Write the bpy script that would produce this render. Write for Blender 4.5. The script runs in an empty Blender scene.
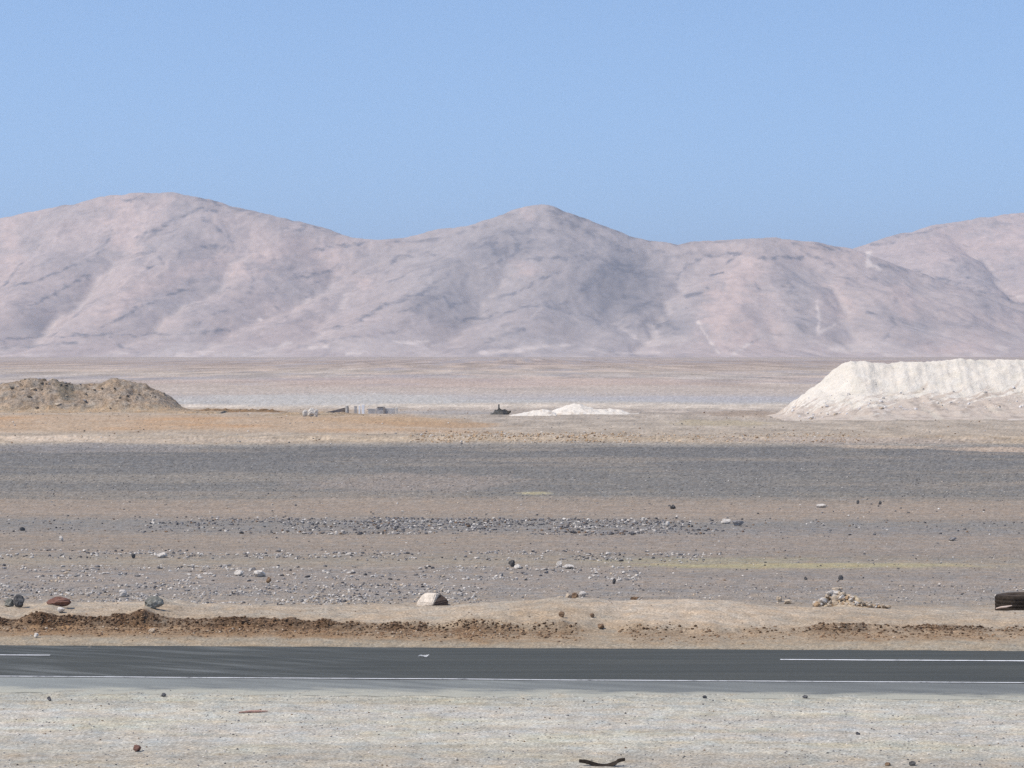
import bpy, bmesh, math, random
import numpy as np
from mathutils import Vector, Matrix

random.seed(7)
RNG = np.random.default_rng(11)
SC = bpy.context.scene
COL = SC.collection
F = 2833.0          # focal length in pixels (about 100 mm)
CAMZ = 6.0
HOR = 352.0
SLOPE = 0.055       # the road runs very slightly towards the camera on the right


def P(px, py, D):
    """a point of the photograph at distance D"""
    return ((px - 512) / F * D, D, CAMZ - (py - HOR) / F * D)


def G(py):
    """distance at which flat ground shows on picture row py"""
    return F * CAMZ / (py - HOR)


def s2l(c):
    c = np.asarray(c, float) / 255.0
    return np.where(c <= 0.04045, c / 12.92, ((c + 0.055) / 1.055) ** 2.4)


KL = np.array([1.225, 1.26, 1.455])   # light reaching level ground, per unit of albedo


def alb(c):
    return s2l(c) / KL


# ------------------------------------------------------------------ noise
_PERM = np.random.default_rng(5).permutation(4096).astype(np.int32)
_GA = _PERM * (2 * math.pi / 4096)
_GX = np.cos(_GA).astype(np.float32)
_GY = np.sin(_GA).astype(np.float32)


def perlin(x, y, seed=0):
    x = np.asarray(x, float) + seed * 37.37
    y = np.asarray(y, float) + seed * 11.13
    x, y = np.broadcast_arrays(x, y)
    ix = np.floor(x)
    iy = np.floor(y)
    fx = (x - ix).astype(np.float32)
    fy = (y - iy).astype(np.float32)
    ix = ix.astype(np.int32) & 4095
    iy = iy.astype(np.int32) & 4095
    ux = fx * fx * fx * (fx * (fx * 6 - 15) + 10)
    uy = fy * fy * fy * (fy * (fy * 6 - 15) + 10)
    p0 = _PERM[ix]
    p1 = _PERM[(ix + 1) & 4095]
    a = (p0 + iy) & 4095
    b = (p1 + iy) & 4095
    c = (a + 1) & 4095
    d = (b + 1) & 4095
    a, b, c, d = _PERM[a], _PERM[b], _PERM[c], _PERM[d]
    fx1 = fx - 1
    fy1 = fy - 1
    na = _GX[a] * fx + _GY[a] * fy
    nb = _GX[b] * fx1 + _GY[b] * fy
    nc = _GX[c] * fx + _GY[c] * fy1
    nd = _GX[d] * fx1 + _GY[d] * fy1
    na = na + (nb - na) * ux
    nc = nc + (nd - nc) * ux
    return (na + (nc - na) * uy) * 1.5


def fbm(x, y, octs=4, seed=0, gain=0.5, lac=2.03):
    r = 0
    a = 1.0
    t = 0
    for i in range(octs):
        r = r + a * perlin(x, y, seed + i * 17)
        t += a
        a *= gain
        x = x * lac + 13.7
        y = y * lac + 7.3
    return r / t


def ridged(x, y, octs=4, seed=0, gain=0.55):
    r = 0
    a = 1.0
    t = 0
    for i in range(octs):
        r = r + a * (1 - 2 * np.abs(perlin(x, y, seed + i * 31)))
        t += a
        a *= gain
        x = x * 2.07 + 3.1
        y = y * 2.07 + 9.2
    return r / t


def sm(a, b, x):
    t = np.clip((np.asarray(x, float) - a) / (b - a), 0, 1)
    return t * t * (3 - 2 * t)


def band(x, a, b, w):
    return sm(a - w, a + w, x) * (1 - sm(b - w, b + w, x))


# ------------------------------------------------------------------ objects
def tag(o, label=None, cat=None, group=None, kind=None):
    if label:
        o['label'] = label
    if cat:
        o['category'] = cat
    if group:
        o['group'] = group
    if kind:
        o['kind'] = kind
    return o


def link(name, me, mat=None, parent=None, loc=(0, 0, 0)):
    o = bpy.data.objects.new(name, me)
    COL.objects.link(o)
    o.location = loc
    if mat is not None:
        me.materials.append(mat)
    if parent is not None:
        o.parent = parent
    return o


def np_mesh(name, verts, faces, col=None, smooth=True):
    """verts (n,3), faces (m,k) with k constant"""
    me = bpy.data.meshes.new(name)
    verts = np.asarray(verts, np.float32)
    faces = np.asarray(faces, np.int32)
    me.vertices.add(len(verts))
    me.vertices.foreach_set('co', verts.ravel())
    k = faces.shape[1]
    me.loops.add(faces.size)
    me.loops.foreach_set('vertex_index', faces.ravel())
    me.polygons.add(len(faces))
    me.polygons.foreach_set('loop_start', np.arange(0, faces.size, k, dtype=np.int32))
    me.polygons.foreach_set('use_smooth', np.full(len(faces), smooth))
    me.update(calc_edges=True)
    me.validate()
    if col is not None:
        at = me.color_attributes.new('Col', 'FLOAT_COLOR', 'POINT')
        c4 = np.ones((len(verts), 4), np.float32)
        c4[:, :3] = np.clip(col, 0, 1)
        at.data.foreach_set('color', c4.ravel())
    return me


def grid_faces(nr, nc):
    i = np.arange(nr - 1)[:, None] * nc + np.arange(nc - 1)[None, :]
    return np.stack([i, i + 1, i + nc + 1, i + nc], -1).reshape(-1, 4)


# ------------------------------------------------------------------ materials
def new_mat(name):
    m = bpy.data.materials.new(name)
    m.use_nodes = True
    nt = m.node_tree
    nt.nodes.clear()
    out = nt.nodes.new('ShaderNodeOutputMaterial')
    b = nt.nodes.new('ShaderNodeBsdfPrincipled')
    nt.links.new(b.outputs[0], out.inputs[0])
    b.inputs['Roughness'].default_value = 0.9
    b.inputs['Specular IOR Level'].default_value = 0.15
    return m, nt, b


def N(nt, t, **kw):
    n = nt.nodes.new(t)
    for k, v in kw.items():
        if k in n.inputs:
            n.inputs[k].default_value = v
        else:
            setattr(n, k, v)
    return n


def noise(nt, vec, scale, detail=4, rough=0.6):
    n = nt.nodes.new('ShaderNodeTexNoise')
    n.inputs['Scale'].default_value = scale
    n.inputs['Detail'].default_value = detail
    n.inputs['Roughness'].default_value = rough
    nt.links.new(vec, n.inputs['Vector'])
    return n.outputs['Fac']


def mrange(nt, v, a, b, c, d):
    n = nt.nodes.new('ShaderNodeMapRange')
    nt.links.new(v, n.inputs['Value'])
    for i, x in enumerate((a, b, c, d)):
        n.inputs[i + 1].default_value = x
    return n.outputs[0]


def mul(nt, a, b, op='MULTIPLY'):
    n = nt.nodes.new('ShaderNodeMath')
    n.operation = op
    for i, x in enumerate((a, b)):
        if isinstance(x, (int, float)):
            n.inputs[i].default_value = x
        else:
            nt.links.new(x, n.inputs[i])
    return n.outputs[0]


def vscale(nt, col, f):
    n = nt.nodes.new('ShaderNodeVectorMath')
    n.operation = 'SCALE'
    nt.links.new(col, n.inputs[0])
    nt.links.new(f, n.inputs['Scale'])
    return n.outputs[0]


def mixc(nt, fac, a, b):
    n = nt.nodes.new('ShaderNodeMix')
    n.data_type = 'RGBA'
    if isinstance(fac, (int, float)):
        n.inputs[0].default_value = fac
    else:
        nt.links.new(fac, n.inputs[0])
    for i, x in ((6, a), (7, b)):
        if isinstance(x, (tuple, list, np.ndarray)):
            n.inputs[i].default_value = (float(x[0]), float(x[1]), float(x[2]), 1)
        else:
            nt.links.new(x, n.inputs[i])
    return n.outputs[2]


def objco(nt, stretch=(1, 1, 1)):
    t = nt.nodes.new('ShaderNodeTexCoord')
    m = nt.nodes.new('ShaderNodeMapping')
    m.inputs['Scale'].default_value = stretch
    nt.links.new(t.outputs['Object'], m.inputs[0])
    return m.outputs[0]


def bump(nt, b, h, dist, strength=1.0):
    n = nt.nodes.new('ShaderNodeBump')
    n.inputs['Distance'].default_value = dist
    n.inputs['Strength'].default_value = strength
    nt.links.new(h, n.inputs['Height'])
    nt.links.new(n.outputs[0], b.inputs['Normal'])


def attr(nt, name='Col'):
    a = nt.nodes.new('ShaderNodeAttribute')
    a.attribute_name = name
    return a.outputs['Color']


def soil_mat(name, s_fine=25, s_mid=3, amp_fine=0.5, amp_mid=0.25, bd=0.02, stretch=(1, 1, 1), tint=0.5, speck=0.0):
    """colour attribute with mineral grain; bump from the same grain"""
    m, nt, b = new_mat(name)
    co = objco(nt, stretch)
    nf = noise(nt, co, s_fine, 3, 0.7)
    nm = noise(nt, co, s_mid, 5, 0.6)
    f = mul(nt, mrange(nt, nf, 0.3, 0.7, 1 - amp_fine, 1 + amp_fine), mrange(nt, nm, 0.3, 0.7, 1 - amp_mid, 1 + amp_mid))
    c = vscale(nt, attr(nt), f)
    # warm / cool mineral variation
    nw = noise(nt, co, s_mid * 0.6 + 0.37, 4, 0.6)
    warm = N(nt, 'ShaderNodeVectorMath', operation='MULTIPLY')
    nt.links.new(c, warm.inputs[0])
    warm.inputs[1].default_value = (1.10, 1.0, 0.90)
    cool = N(nt, 'ShaderNodeVectorMath', operation='MULTIPLY')
    nt.links.new(c, cool.inputs[0])
    cool.inputs[1].default_value = (0.93, 0.99, 1.07)
    c = mixc(nt, mrange(nt, nw, 0.5 - 0.3 * tint, 0.5 + 0.3 * tint, 0, 1), cool.outputs[0], warm.outputs[0])
    if speck:
        v = nt.nodes.new('ShaderNodeTexVoronoi')
        v.inputs['Scale'].default_value = 14
        v.inputs['Randomness'].default_value = 1
        nt.links.new(co, v.inputs['Vector'])
        sp = nt.nodes.new('ShaderNodeSeparateColor')
        nt.links.new(v.outputs['Color'], sp.inputs[0])
        dark = mul(nt, mrange(nt, sp.outputs[0], 0.86, 0.9, 0, 1), mrange(nt, v.outputs['Distance'], 0.2, 0.4, 1, 0))
        lite = mul(nt, mrange(nt, sp.outputs[1], 0.86, 0.9, 0, 1), mrange(nt, v.outputs['Distance'], 0.2, 0.4, 1, 0))
        k = mul(nt, mul(nt, dark, -0.5 * speck), mul(nt, lite, 0.45 * speck), 'ADD')
        c = vscale(nt, c, mul(nt, k, 1.0, 'ADD'))
    nt.links.new(c, b.inputs['Base Color'])
    bump(nt, b, nf, bd)
    return m


def plain_mat(name, col, scale=12, amp=0.3, rough=0.85, bd=0.01, col2=None, spec=0.2, objcol=False):
    m, nt, b = new_mat(name)
    co = objco(nt)
    n1 = noise(nt, co, scale, 5, 0.65)
    n2 = noise(nt, co, scale * 0.25, 3, 0.5)
    base = mixc(nt, mrange(nt, n2, 0.35, 0.65, 0, 1), col, col2 if col2 is not None else [x * 0.8 for x in col])
    c = vscale(nt, base, mrange(nt, n1, 0.3, 0.7, 1 - amp, 1 + amp))
    nt.links.new(c, b.inputs['Base Color'])
    b.inputs['Roughness'].default_value = rough
    b.inputs['Specular IOR Level'].default_value = spec
    bump(nt, b, n1, bd)
    return m


# ------------------------------------------------------------------ ground shape
def S(x, y):
    return y + SLOPE * x


def brown_mask(x, s):
    """where the bank's road side shows broken brown earth (by the place along the road)"""
    px = 512 + x / 61.0 * F
    m = (0.95 * band(px, -400, 345, 25) + 0.72 * band(px, 340, 580, 20) * (1 - 0.5 * sm(480, 600, px)) + 0.35 * band(px, 620, 705, 15)
         + 0.15 * band(px, 705, 790, 15) + 0.62 * band(px, 800, 975, 18) + 0.4 * band(px, 985, 1500, 20))
    return np.clip(m * (0.85 + 0.75 * fbm(x / 1.1, s / 5, 4, 71)), 0, 1)


def f0_at(x):
    """foot of the crumbling edge of the bank, along the road"""
    px = 512 + x / 61.0 * F
    base = np.interp(px, [-400, 300, 380, 520, 600, 720, 800, 860, 960, 1100], [60.15, 60.1, 59.75, 59.6, 59.6, 59.6, 59.9, 60.2, 60.35, 60.1])
    return base + 0.22 * fbm(x / 1.3, 0 * x + 3, 3, 9) + 0.16 * fbm(x / 0.35, 0 * x + 3, 3, 19)


def bank_h(x, s):
    px = 512 + x / 62.0 * F
    A = 0.22 + 0.06 * fbm(x / 3.0, 0 * x, 3, 5) + 0.19 * band(px, 480, 770, 50) + 0.08 * band(px, 545, 610, 18) + 0.05 * band(px, 640, 720, 25) + 0.05 * band(px, 790, 900, 20)
    A = A + 0.10 * np.exp(-((px - 120) / 60.0) ** 2) + 0.11 * np.exp(-((px - 38) / 16.0) ** 2) + 0.12 * np.exp(-((px - 146) / 9.0) ** 2) + 0.06 * np.exp(-((px - 165) / 14.0) ** 2)
    bm = brown_mask(x, 60)
    w = 0.16 * fbm(x / 1.3, 0 * x + 3, 4, 9)
    f0 = f0_at(x)
    steep = 0.07 + A * 0.0 + (A - 0.07) * sm(f0, f0 + 0.42, s)
    soft = A * sm(59.1 + w * 2, 62.6 + w * 2, s)
    h = steep * bm + soft * (1 - bm)
    h = h * sm(57.2, 59.0, s) + 0.05 * sm(57.0, 58.2, s) * (1 - sm(60, 61, s))
    back = 1 - sm(63.6, 66.8, s + 0.5 * fbm(x / 4, 0 * x, 3, 33))
    lump = 0.05 * fbm(x / 0.5, s / 0.4, 4, 21) * (0.3 + bm) * band(s, 59.2, 64.5, 0.5) + 0.06 * bm * np.clip(ridged(x / 0.22, s / 0.2, 3, 22), -0.3, 1) * band(s, 59.9, 60.9, 0.2)
    lump = lump + 0.05 * fbm(x / 1.5, s / 1.0, 4, 24) * band(s, 60.5, 66, 0.6)
    return h * back + lump


def H(x, y):
    x = np.asarray(x, float)
    y = np.asarray(y, float)
    s = S(x, y)
    h = 0.010 * fbm(x / 0.5, y / 0.5, 3, 2) * (1 - sm(90, 160, y)) * (1 - 0.7 * band(s, 49.8, 57.2, 0.3))
    h = h + 0.05 * fbm(x / 9, y / 4, 3, 3) * (1 - band(s, 46, 66, 3))
    h = h + 0.035 * fbm(x / 3.0, y / 1.2, 4, 4) * sm(66, 72, s)
    # carriageway bed
    h = h - 0.06 * band(s, 50.35, 57.0, 0.45) + 0.015 * fbm(x / 1.2, s / 0.8, 3, 8) * (0.35 * band(s, 48.9, 50.5, 0.3) + band(s, 56.2, 57.8, 0.3))
    h = h + np.where((s > 56.5) & (s < 68), bank_h(x, s), 0)
    # low windrows of pushed stones on the plain
    for d, a, w, sd in ((72.5, 0.05, 1.2, 41), (78.3, 0.05, 0.9, 42), (83.0, 0.06, 0.9, 43), (96.5, 0.09, 2.4, 44), (107.5, 0.05, 1.5, 45), (116.0, 0.08, 3, 46)):
        h = h + a * np.exp(-((s - d + 0.6 * fbm(x / 12, 0 * x, 2, sd)) / w) ** 2) * (0.7 + 0.9 * fbm(x / 5, s / 3, 3, sd + 5))
    for cx_, cy_, a_, wx_, wy_ in ((7.72, 65.9, 0.30, 0.36, 0.7), (8.25, 65.7, 0.10, 0.6, 0.5), (1.5, 65.4, 0.13, 0.45, 0.6)):
        h = h + a_ * np.exp(-((x - cx_) / wx_) ** 2 - ((y - cy_) / wy_) ** 2) * (1 + 0.6 * fbm(x / 0.25, y / 0.3, 3, 55))
    far = sm(110, 260, y)
    h = h + far * (0.16 * fbm(x / 30, y / 18, 4, 6) + 0.06 * fbm(x / 4, y / 3, 4, 7) * (1 - sm(420, 700, y)))
    # old rubble row at the far edge of the dark gravel
    dd = y - 196 + 3 * fbm(x / 20, 0 * x, 2, 51)
    h = h + 0.16 * np.exp(-(dd / 3.2) ** 2) * (0.7 + 1.3 * fbm(x / 2.0, y / 3, 4, 52))
    # swell of orange soil on the left
    sw = (1 - sm(-14, -2, x)) * np.exp(-((y - 248) / 34.0) ** 2)
    h = h + 0.22 * sw
    # apron under the white heap
    ap = sm(20, 34, x) * np.exp(-((y - 250) / 20.0) ** 2)
    h = h + 0.35 * ap
    # the pan beyond
    h = h + sm(420, 900, y) * (0.8 * fbm(x / 160, y / 260, 4, 12)) + sm(900, 3200, y) * 1.2 * fbm(x / 500, y / 700, 4, 13)
    h = h - 3.4 * sm(700, 3200, y)
    h = h - 2.5 * sm(5200, 6000, y)
    return h


def patch(x, y, px, py, rx, ry, D=None, seed=0, rag=0.5):
    """soft ragged patch on the ground, given from where it lies in the photograph"""
    D0 = D or G(py)
    cx = (px - 512) / F * D0
    wx = rx / F * D0
    wy = max(ry * D0 * D0 / (F * CAMZ), 0.5)
    r = np.sqrt(((x - cx) / wx) ** 2 + ((y - D0) / wy) ** 2)
    r = r + rag * fbm(x / wx * 3, y / wy * 2.0, 4, seed)
    return 1 - sm(0.6, 1.15, r)


# colours of the ground from the roadside to the foot of the hills
BANDS = [  # picture row on level ground, colour as the photograph shows it in sun
    (356.5, (186, 172, 166)), (358, (170, 154, 148)), (366, (178, 164, 158)), (371, (188, 177, 172)), (376, (180, 172, 172)),
    (384, (190, 178, 174)), (392, (192, 182, 180)), (398, (184, 180, 186)), (402, (182, 181, 185)),
    (404.5, (212, 202, 196)), (407, (210, 200, 194)), (409.5, (182, 172, 168)), (416, (182, 172, 166)), (425, (180, 170, 163)),
    (434, (184, 172, 162)), (441, (188, 172, 156)), (444.5, (160, 155, 153)), (448, (124, 123, 126)), (462, (127, 126, 129)),
    (478, (131, 129, 130)), (490, (132, 130, 131)), (497, (136, 133, 132)), (501, (160, 149, 142)), (510, (164, 151, 143)),
    (518, (158, 148, 142)), (522, (146, 142, 141)), (531, (148, 143, 142)), (537, (160, 149, 142)), (552, (157, 147, 141)), (562, (161, 152, 143)),
    (572, (158, 149, 145)), (590, (158, 150, 147)), (603, (164, 154, 146)), (608, (178, 166, 155)), (618, (184, 172, 161)),
    (636, (176, 160, 144)), (645, (170, 158, 144)), (650, (160, 150, 138)), (688, (168, 168, 166)), (697, (188, 187, 182)),
    (715, (197, 194, 192)), (735, (195, 192, 190)), (752, (188, 186, 181)), (775, (182, 177, 172)), (900, (180, 174, 166))]


def ground_colour(x, y):
    s = S(x, y)
    ss = np.where(y < 115, s, y)
    yp = HOR + F * CAMZ / np.maximum(ss, 20)
    w = fbm(x / 14 * np.clip(90 / y, 0, 3), y / 9 * np.clip(90 / y, 0, 3), 4, 101)
    amp = np.interp(yp, [356, 362, 380, 400, 412, 440, 500, 600, 640, 660, 690, 700, 760], [0.6, 4, 8, 1.3, 5, 3, 5.0, 5, 3, 1, 3, 9, 14])
    ypw = yp + amp * w
    rows = [b[0] for b in BANDS]
    cols = np.array([alb(b[1]) for b in BANDS])
    c = np.stack([np.interp(ypw, rows, cols[:, k]) for k in range(3)], -1)

    ypp = HOR + F * CAMZ / np.maximum(y, 20)

    def mixin(mask, rgb):
        nonlocal c
        m = np.clip(mask, 0, 1)[..., None]
        c = c * (1 - m) + alb(rgb) * m
    # streaks along the graded direction
    st = fbm(x / 22, s / 1.1, 4, 111) * (y < 200) + fbm(x / 60, y / 9, 4, 112) * (y >= 200) * (1 - sm(400, 900, y)) + 0.4 * fbm(x / 260, y / 120, 4, 113) * sm(500, 900, y)
    c = c * (1 + 0.16 * st)[..., None]
    # mottled hummocks and crusts
    mo = fbm(x / 12, ypp / 3.6, 5, 114) * sm(400, 600, y) * (1 - sm(3600, 4600, y))
    c = c * (1 + 0.6 * mo)[..., None]
    mixin(0.6 * sm(0.0, 0.3, fbm(x / 22, ypp / 5, 5, 115)) * band(y, 500, 3900, 60), (172, 168, 178))
    mixin(0.6 * sm(0.08, 0.35, fbm(x / 20, ypp / 3, 4, 116)) * band(y, 600, 3900, 60), (212, 194, 186))
    mo = fbm(x / 2.6, ypp / 2.4, 4, 117) * band(y, 180, 330, 15)
    c = c * (1 + 0.42 * mo)[..., None]
    # dark gravel: dusty lanes across it
    g = band(yp, 446, 499, 2)
    mixin(g * sm(0.0, 0.4, fbm(x / 22, y / 8, 5, 120)) * 0.6, (158, 149, 143))
    mixin(band(yp, 444, 499, 3) * sm(0.1, 0.4, fbm(x / 7, y / 4, 4, 172)) * 0.4, (150, 144, 139))
    mixin(0.8 * patch(x, y, 410, 482, 120, 10, seed=121), (158, 149, 146))
    mixin(0.6 * patch(x, y, 160, 478, 260, 5, seed=122), (154, 148, 144))
    mixin(0.5 * patch(x, y, 90, 448, 120, 5, seed=123), (156, 152, 156))
    mixin(0.75 * patch(x, y, 535, 493.5, 18, 2.2, seed=124, rag=0.3), (186, 178, 150))
    # orange soil, left
    wob = 9 * fbm(x / 18, y / 30, 4, 130)
    om = band(x + wob, -80, -1.0 - (y - 200) * 0.12, 5) * band(y + wob, 211, 262, 9)
    mixin(0.65 * om, (196, 170, 146))
    mixin(0.6 * om * sm(-0.1, 0.5, fbm(x / 9, ypp / 5, 4, 131)), (198, 158, 120))
    mixin(0.35 * om * sm(0.1, 0.5, fbm(x / 5, ypp / 3, 4, 139)), (168, 142, 120))
    mixin(0.8 * patch(x, y, 440, 425, 70, 3.2, seed=132), (184, 156, 130))
    mixin(0.75 * patch(x, y, 380, 421, 90, 3, seed=133), (188, 164, 140))
    mixin(0.5 * band(x, -100, -12, 6) * band(y, 262, 300, 8), (186, 166, 146))
    mixin(0.85 * patch(x, y, 55, 439, 60, 3.5, seed=134), (216, 200, 188))
    mixin(0.7 * patch(x, y, 180, 441, 130, 2, seed=135), (196, 182, 172))
    # pale pan behind the left mound
    mixin(0.8 * patch(x, y, 330, 399, 170, 6, seed=136, rag=0.6), (196, 194, 197))
    mixin(0.5 * patch(x, y, 700, 399, 170, 4, seed=137, rag=0.3), (184, 184, 196))
    mixin(0.6 * patch(x, y, 440, 413, 70, 2.5, seed=138, rag=0.3), (170, 168, 174))
    # brownish patches near the white heap
    mixin(0.6 * patch(x, y, 750, 414, 60, 3.5, seed=140), (160, 142, 130))
    mixin(0.6 * patch(x, y, 720, 423, 60, 4, seed=141), (184, 172, 150))
    mixin(0.5 * patch(x, y, 850, 441, 160, 3.0, seed=142), (166, 158, 160))
    mixin(0.7 * patch(x, y, 1000, 449, 60, 2.5, seed=143), (206, 186, 172))
    mixin(0.6 * patch(x, y, 880, 447, 60, 2, seed=144), (204, 186, 172))
    # pinkish low rises on the pan
    mixin(0.45 * patch(x, y, 480, 381, 330, 5, seed=145), (196, 174, 170))
    mixin(0.4 * sm(0.1, 0.5, fbm(x / 90, y / 160, 5, 146)) * band(y, 380, 3200, 60), (168, 158, 166))
    mixin(0.4 * sm(0.1, 0.5, fbm(x / 70, y / 130, 5, 147)) * band(y, 420, 3600, 60), (204, 188, 184))
    for (p0_, p1_, a_, sd_) in ((519, 533, 0.5, 160), (553, 561, 0.35, 161), (570, 579, 0.4, 162), (587, 603, 0.45, 163)):
        mixin(a_ * band(yp + 3 * fbm(x / 2.5, s / 1.5, 3, sd_), p0_, p1_, 2) * sm(-0.3, 0.35, fbm(x / 1.3, s / 0.8, 4, sd_ + 9)), (140, 139, 143))
    # faint yellow dust line
    mixin(0.55 * patch(x, y, 800, 566, 190, 3.0, seed=148), (186, 178, 138))
    mixin(0.35 * patch(x, y, 700, 561, 120, 3.0, seed=149), (170, 166, 140))
    mixin(0.25 * patch(x, y, 800, 540, 300, 14, seed=150), (152, 146, 148))
    # bank
    bm = brown_mask(x, s)
    e = 0.25 * fbm(x / 0.7, s / 0.4, 4, 151)
    F0 = f0_at(x)
    WID = np.interp(512 + x / 61.0 * F, [0, 330, 400, 720, 860], [0.75, 0.7, 0.35, 0.25, 0.6])
    mixin(0.95 * bm * band(s + e, F0 - 0.15, F0 + WID, 0.16), (84, 59, 41))  # dark brown crust, with the shade under it painted in
    mixin(0.75 * bm * band(s + e, F0 - 1.7, F0, 0.3), (146, 114, 82))
    mixin(0.6 * bm * sm(0.0, 0.45, fbm(x / 0.5, s / 0.3, 3, 152)) * band(s + e, F0 - 0.9, F0 + WID, 0.2), (78, 54, 38))
    mixin(0.55 * patch(x, y, 690, 622, 110, 12, D=62.2, seed=153), (205, 191, 179))
    mixin(0.35 * patch(x, y, 420, 622, 110, 7, D=62.5, seed=154), (200, 187, 175))
    mixin(0.8 * np.exp(-((x - 7.8) / 0.6) ** 2 - ((y - 65.8) / 0.7) ** 2), (206, 186, 160))
    mixin(0.6 * np.exp(-((x - 1.5) / 0.5) ** 2 - ((y - 65.4) / 0.6) ** 2), (206, 188, 164))
    # lot in front: faint wheel lanes of paler and of yellowish gravel
    lot = 1 - sm(48.6, 49.8, s)
    mixin(0.55 * lot * sm(0.0, 0.4, fbm(x / 6, s / 1.2, 4, 155)), (210, 208, 200))
    mixin(0.5 * lot * sm(0.05, 0.45, fbm(x / 7, s / 0.8, 4, 156)), (174, 167, 152))
    mixin(0.35 * lot * sm(0.05, 0.4, fbm(x / 2.5, s / 1.2, 4, 157)), (200, 197, 176))
    mixin(0.4 * lot * (1 - sm(41.5, 43.5, s + 1.2 * fbm(x / 5, s, 3, 158))), (176, 166, 160))
    c = c * (1 + 0.14 * fbm(x / 0.9, y / 1.8, 4, 170) * lot + 0.12 * fbm(x / 0.3, y / 0.9, 3, 171) * lot)[..., None]
    rv_ = np.random.default_rng(77).normal(0, 1, x.shape)
    c = c * (1 + np.clip(rv_, -2.5, 2.5) * np.interp(y, [40, 50, 60, 110, 120, 190, 205, 320, 700, 3000], [0.11, 0.11, 0.08, 0.10, 0.17, 0.17, 0.10, 0.10, 0.09, 0.07]))[..., None]
    c = c * (1 + 0.10 * fbm(x / 0.4, y / 0.35, 3, 159) * (1 - sm(90, 130, y)))[..., None]
    return c


def build_ground():
    rows = [-400, -100, 0, 15, 24, 30, 34]
    y = 36.0
    while y < 6000:
        rows.append(y)
        st = 0.62 * y * y / (F * CAMZ)
        if 58.8 < y < 66.5:
            st = 0.05
        if y > 66:
            st = min(st, 0.012 * y)
        y += st
    rows += [6000, 7000, 9000, 13000, 20000]
    rows = np.array(rows)
    u = np.concatenate([-np.geomspace(1.1, 0.23, 26)[:-1], np.linspace(-0.22, 0.22, 780), np.geomspace(0.23, 1.1, 26)[1:]])
    Y, U = np.meshgrid(rows, u, indexing='ij')
    X = U * np.maximum(Y, 45) + np.sign(U) * np.maximum(np.abs(U) - 0.23, 0) * 120
    Z = H(X, Y)
    C = ground_colour(X, np.maximum(Y, 25))
    V = np.stack([X, Y, Z], -1).reshape(-1, 3)
    me = np_mesh('ground', V, grid_faces(len(rows), len(u)), C.reshape(-1, 3))
    m = soil_mat('desert_soil', 22, 2.6, 0.42, 0.14, 0.02, speck=1.0, tint=0.7)
    o = link('ground', me, m)
    tag(o, kind='structure')


# ------------------------------------------------------------------ road
def swept(nt, tc, deg, sc):
    a = nt.nodes.new('ShaderNodeMapping')
    a.inputs['Rotation'].default_value = (0, 0, math.radians(deg))
    nt.links.new(tc.outputs['Object'], a.inputs[0])
    b = nt.nodes.new('ShaderNodeMapping')
    b.inputs['Scale'].default_value = sc
    nt.links.new(a.outputs[0], b.inputs[0])
    return b


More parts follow.
